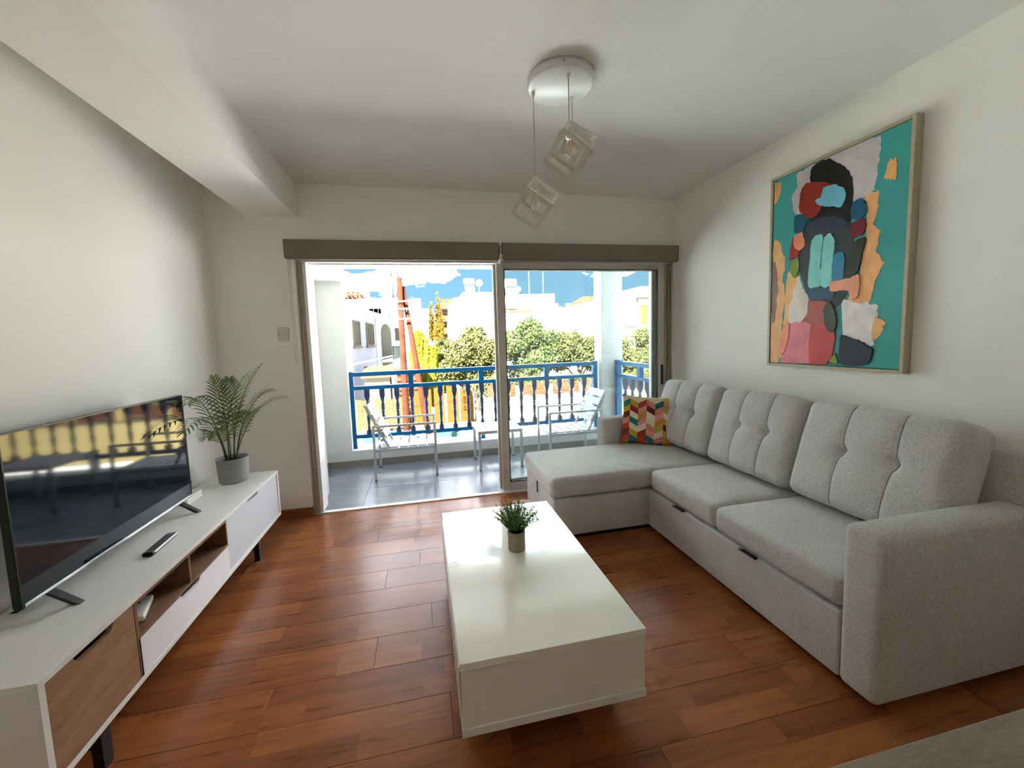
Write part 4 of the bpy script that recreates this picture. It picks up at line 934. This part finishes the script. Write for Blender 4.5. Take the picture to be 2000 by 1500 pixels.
obj('roof_slab', MB().box(-2.85, -.35, 33.8, 40.1, 4.2, 4.35), M['bldwhite'], t)
# apartment blocks far behind
t = wthing('apartment_block', 'distant grey and white apartment block left of the tall cypress', 'building', (.4, 61, G))
block(t, 'wall', -3.4, 2.0, 60, 70, 6.6, 'bldwhite'); block(t, 'stair_tower', -1.4, .1, 60.5, 66, 8.2, 'bldwhite')
for i in range(4):
    for j in range(3): win(t, (-3.0 + i * 1.3, 60, 0), (1, 0, 0), (0, -1, 0), 0, .7, -.5 + j * 2.4, .8 + j * 2.4, 'dark', 1)
for j in range(3): obj('balcony_slab', MB().box(-3.4, -.2, 59.2, 60, -.9 + j * 2.4, -.7 + j * 2.4), M['greyapt'], t)
t = wthing('apartment_block', 'distant orange-brown apartment block right of the tall cypress', 'building', (4.4, 61, G))
block(t, 'wall', 3.1, 5.6, 60, 70, 7.4, 'bldcream'); 
for j in range(5):
    obj('balcony_slab', MB().box(2.9, 5.7, 58.9, 60, -1.2 + j * 1.9, -1.0 + j * 1.9), M['beigeapt'], t)
    for i in range(3): win(t, (3.3 + i * .8, 60, 0), (1, 0, 0), (0, -1, 0), 0, .5, -.8 + j * 1.9, .4 + j * 1.9, 'orange', 0, 'beigeapt')
# big white building
t = wthing('white_apartment_building', 'large white terraced apartment building with roof tanks and dishes behind the trees', 'building', (10, 42, G))
block(t, 'left_block', 3.55, 15, 40, 52, 4.3, 'bldwhite'); block(t, 'terrace_parapet', 3.4, 19.4, 39.6, 40, 3.3, 'bldwhite')
block(t, 'upper_block', 3.7, 9.6, 41, 52, 6.2, 'bldwhite'); block(t, 'roof_room', 4.9, 9.0, 43, 50, 7.0, 'bldwhite'); block(t, 'upper_right_block', 9.9, 15.4, 41, 52, 6.5, 'bldwhite')
block(t, 'right_block', 15.4, 19.0, 41, 50, 4.9, 'bldwhite')
win(t, (5.6, 41, 0), (1, 0, 0), (0, -1, 0), 0, 1.3, 4.9, 5.7, 'shutter', 0, 'bldcream')
win(t, (4.4, 40, 0), (1, 0, 0), (0, -1, 0), 0, 1.0, 1.2, 2.7, 'dark', 1)
win(t, (15.6, 41, 0), (1, 0, 0), (0, -1, 0), 0, 1.0, 3.9, 4.5, 'dark', 0); win(t, (11.2, 41, 0), (1, 0, 0), (0, -1, 0), 0, 1.6, 4.6, 5.4, 'shutter', 1); win(t, (16.5, 41, 0), (1, 0, 0), (0, -1, 0), 0, 3.0, 1.8, 2.7, 'shutter', 2)
for x0, x1, z in ((8.6, 14.2, 3.5), (17, 20, 4.1), (9, 11, 4.35)): obj('terrace_rail', MB().box(x0, x1, 39.5, 39.58, z, z + .12), M['greyapt'], t)
obj('terrace_awning', MB().box(9.2, 10.8, 39.8, 41, 4.75, 4.85), M['orange'], t)
obj('terrace_plants', MB().box(9.9, 12.4, 39.9, 40.2, 4.3, 4.6), M['beigeapt'], t)
tank_set(t, 5.8, 44, 7.0, .8); tank_set(t, 10.8, 44, 6.5, 1.0); dish(t, 7.0, 44, 7.0); dish(t, 9.7, 43, 6.5); dish(t, 11.8, 44, 6.5, .8); tank_set(t, 16.6, 44, 4.9, .35); tank_set(t, 18.2, 44, 4.9, .35)
for x in (13.2, 15.0): obj('roof_mast', MB().tube([(x, 44, 6.4), (x, 44, 10.0)], .03, 5), M['tank'], t)
t = wthing('orange_roofed_house', 'distant house with an orange hipped roof beside the balcony column', 'house', (21, 43, G))
block(t, 'wall', 19.2, 25, 42, 50, 5.0, 'bldwhite')
obj('roof', MB().add([(18.8, 41.6, 5.0), (25.4, 41.6, 5.0), (25.4, 50, 5.0), (18.8, 50, 5.0), (20.6, 45, 6.6), (24, 45, 6.6)], [(0, 1, 5, 4), (1, 2, 5), (2, 3, 4, 5), (3, 0, 4), (3, 2, 1, 0)]), M['redroof'], t)
win(t, (19.6, 42, 0), (1, 0, 0), (0, -1, 0), 0, 1.0, 3.9, 4.7, 'dark', 1)
t = wthing('cream_building', 'cream building with an orange shutter seen past the balcony column', 'building', (21, 31, G))
block(t, 'wall', 17.4, 19.5, 30, 40, 4.85, 'bldwhite'); block(t, 'side_wing', 19.5, 27, 29.6, 40, 4.85, 'bldcream'); block(t, 'roof_room', 20.5, 27, 31, 38, 6.0, 'bldcream')
obj('roof_slab', MB().box(17.2, 27.2, 29.4, 40.2, 4.85, 5.0), M['bldwhite'], t)
win(t, (19.65, 29.6, 0), (1, 0, 0), (0, -1, 0), 0, .75, 2.4, 4.1, 'orange', 0, 'bldcream'); win(t, (18.2, 30, 0), (1, 0, 0), (0, -1, 0), 0, 1.2, .6, 2.2, 'shutter', 0, 'bldcream')

# trees
def leaves(blobs, n, size, seed, droop=0):
    rnd = random.Random(seed); mb = MB(); tot = sum(b[3] ** 2 for b in blobs); V = []; F = []
    for (bx, by, bz, br, sz) in blobs:
        for _ in range(int(n * br ** 2 / tot)):
            u = rnd.uniform(-1, 1); a = rnd.uniform(0, 2 * PI); q = math.sqrt(1 - u * u); rr = br * (rnd.uniform(.78, 1.06))
            d = Vector((q * math.cos(a), q * math.sin(a), u)); nn = noise.noise(Vector((bx, by, bz)) + d * 2.2) * .35
            p = Vector((bx, by, bz)) + Vector((d.x, d.y, d.z * sz)) * rr * (1 + nn)
            s = size * rnd.uniform(.6, 1.25)
            ax = Vector((rnd.uniform(-1, 1), rnd.uniform(-1, 1), rnd.uniform(-1, 1) + .3)).normalized(); w = ax.orthogonal().normalized()
            if droop: ax = Vector((rnd.uniform(-.12, .12), rnd.uniform(-.12, .12), -1)).normalized(); w = ax.orthogonal().normalized(); l = s * droop
            else: l = s
            o = len(V); V += [p, p + ax * l * .5 + w * s * .38, p + ax * l, p + ax * l * .5 - w * s * .38]; F.append((o, o + 1, o + 2, o + 3))
    mb.add(V, F); return mb
def tree(name, label, x, y, blobs, n, size, mat, seed, tr=.16, group=None):
    t = wthing(name, label, 'tree', (x, y, G), group)
    top = max(b[2] for b in blobs)
    f = MB().tube([(x, y, G), (x + .1, y, G + 1.6), (x, y + .1, top)], [tr, tr * .8, tr * .4], 10)
    tk = obj('trunk', f, M['bark'], t)
    for b in blobs[:6]: obj('branch', MB().tube([(x, y, G + 1.5), ((x + b[0]) / 2, (y + b[1]) / 2, (G + 1.5 + b[2]) / 2 + .2), b[:3]], [tr * .5, tr * .35, .03], 6), M['bark'], tk)
    o = obj('foliage', leaves(blobs, n, size, seed), M[mat], t, fix=False); o['kind'] = 'stuff'
    # twiggy inner mass so the crown is not hollow
    o = obj('inner_foliage', leaves([(b[0], b[1], b[2], b[3] * .72, b[4]) for b in blobs], n // 2, size * 1.3, seed + 1), M[mat], t, fix=False); o['kind'] = 'stuff'
def blobset(cx, cy, cz, rx, rz, k, r, seed):
    rn = random.Random(seed); out = []
    for i in range(k):
        a = rn.uniform(0, 2 * PI); q = math.sqrt(rn.random()); out.append((cx + rx * q * math.cos(a), cy + rx * .6 * q * math.sin(a), cz + rz * rn.uniform(-1, 1) * math.sqrt(1 - q * q * .8), r * rn.uniform(.75, 1.2), .85))
    return out
tree('broadleaf_tree', 'broad green tree above the garden wall, left of the sliding door stile', 3.4, 22, blobset(3.4, 22, .35, 2.1, 1.4, 15, .95, 3), 17000, .17, 'tree1', 11)
tree('broadleaf_tree', 'broad green tree above the garden wall, directly right of the door stile', 7.1, 22.5, blobset(7.1, 22.5, .55, 2.0, 1.5, 15, .95, 5), 17000, .17, 'tree2', 12)
tree('broadleaf_tree', 'broad green tree above the garden wall, just left of the white balcony column', 10.6, 22.5, blobset(10.6, 22.5, .15, 1.9, 1.4, 14, .9, 6), 15000, .17, 'tree1', 13)
tree('broadleaf_tree', 'green tree seen right of the white balcony column above the side railing', 15.0, 22.5, blobset(15.0, 22.5, -.1, 2.0, 1.5, 14, .95, 8), 14000, .17, 'tree1', 14)
tree('garden_shrub', 'pale brownish bushy shrub at the left foot of the broad tree', 1.35, 20.5, blobset(1.35, 20.5, -.55, .75, 1.0, 8, .62, 9), 7000, .15, 'tree1', 15, .07)
# hedge growing over the slat panels
hb = [(3.2 + k * .62, 18.2, -1.25 + .12 * math.sin(k * 1.7), .62, .8) for k in range(24)]
t = wthing('hedge', 'low leafy hedge showing above the red slats of the garden wall', 'hedge', (10, 18.2, G))
obj('foliage', leaves(hb, 16000, .15, 31), M['tree1'], t, fix=False)['kind'] = 'stuff'
obj('stem', MB().tube([(10, 18.2, G), (10, 18.2, -1.5)], .05, 6), M['bark'], t)
# bright hanging tree beside the poles
t = wthing('weeping_tree', 'bright yellow-green tree with hanging strands beside the timber poles', 'tree', (.1, 20, G))
obj('trunk', MB().tube([(.1, 20.1, G), (.1, 20.1, 1.6)], [.12, .05], 8), M['bark'], t)
rn = random.Random(4); V = []; F = []
for k in range(150):
    a = rn.uniform(0, 2 * PI); r = .78 * math.sqrt(rn.random()); x0, y0 = .1 + r * math.cos(a), 20 + r * .6 * math.sin(a)
    top = 2.15 - 1.3 * abs(x0 + .2) ** 1.2 if x0 < .3 else 1.35 - .3 * x0; L_ = rn.uniform(2.0, 3.9)
    for j in range(60):
        f_ = j / 60; z = top - L_ * f_; w = .045 * rn.uniform(.6, 1.4) ; px, py = x0 + .05 * math.sin(f_ * 7 + k) + rn.uniform(-.05, .05), y0 + rn.uniform(-.06, .06)
        o = len(V); V += [(px, py, z), (px + w, py + rn.uniform(-.04, .04), z - .06), (px, py, z - .16), (px - w, py, z - .06)]; F.append((o, o + 1, o + 2, o + 3))
mb = MB(); mb.add(V, F); obj('foliage', mb, M['willow'], t, fix=False)['kind'] = 'stuff'
def cyp(label, x, y, zt_, zb_, r, seed, n=5000):
    t = wthing('cypress_tree', label, 'tree', (x, y, G), 'distant pointed cypresses'); obj('trunk', MB().tube([(x, y, G), (x, y, zt_ - .3)], [.15, .03], 8), M['bark'], t)
    k = 9; bl = [(x, y, zb_ + (zt_ - zb_) * i / k, r * (1 - (i / k) ** 1.6) + .05, 1.3) for i in range(k + 1)]
    obj('foliage', leaves(bl, n, .22, seed), M['cypress'], t, fix=False)['kind'] = 'stuff'
cyp('tall pointed golden cypress rising between the distant apartment blocks', 2.1, 45, 7.2, 0, .62, 51)
cyp('shorter pointed cypress left of the tall golden cypress', 1.25, 46, 6.2, 2, .3, 52, 2500)
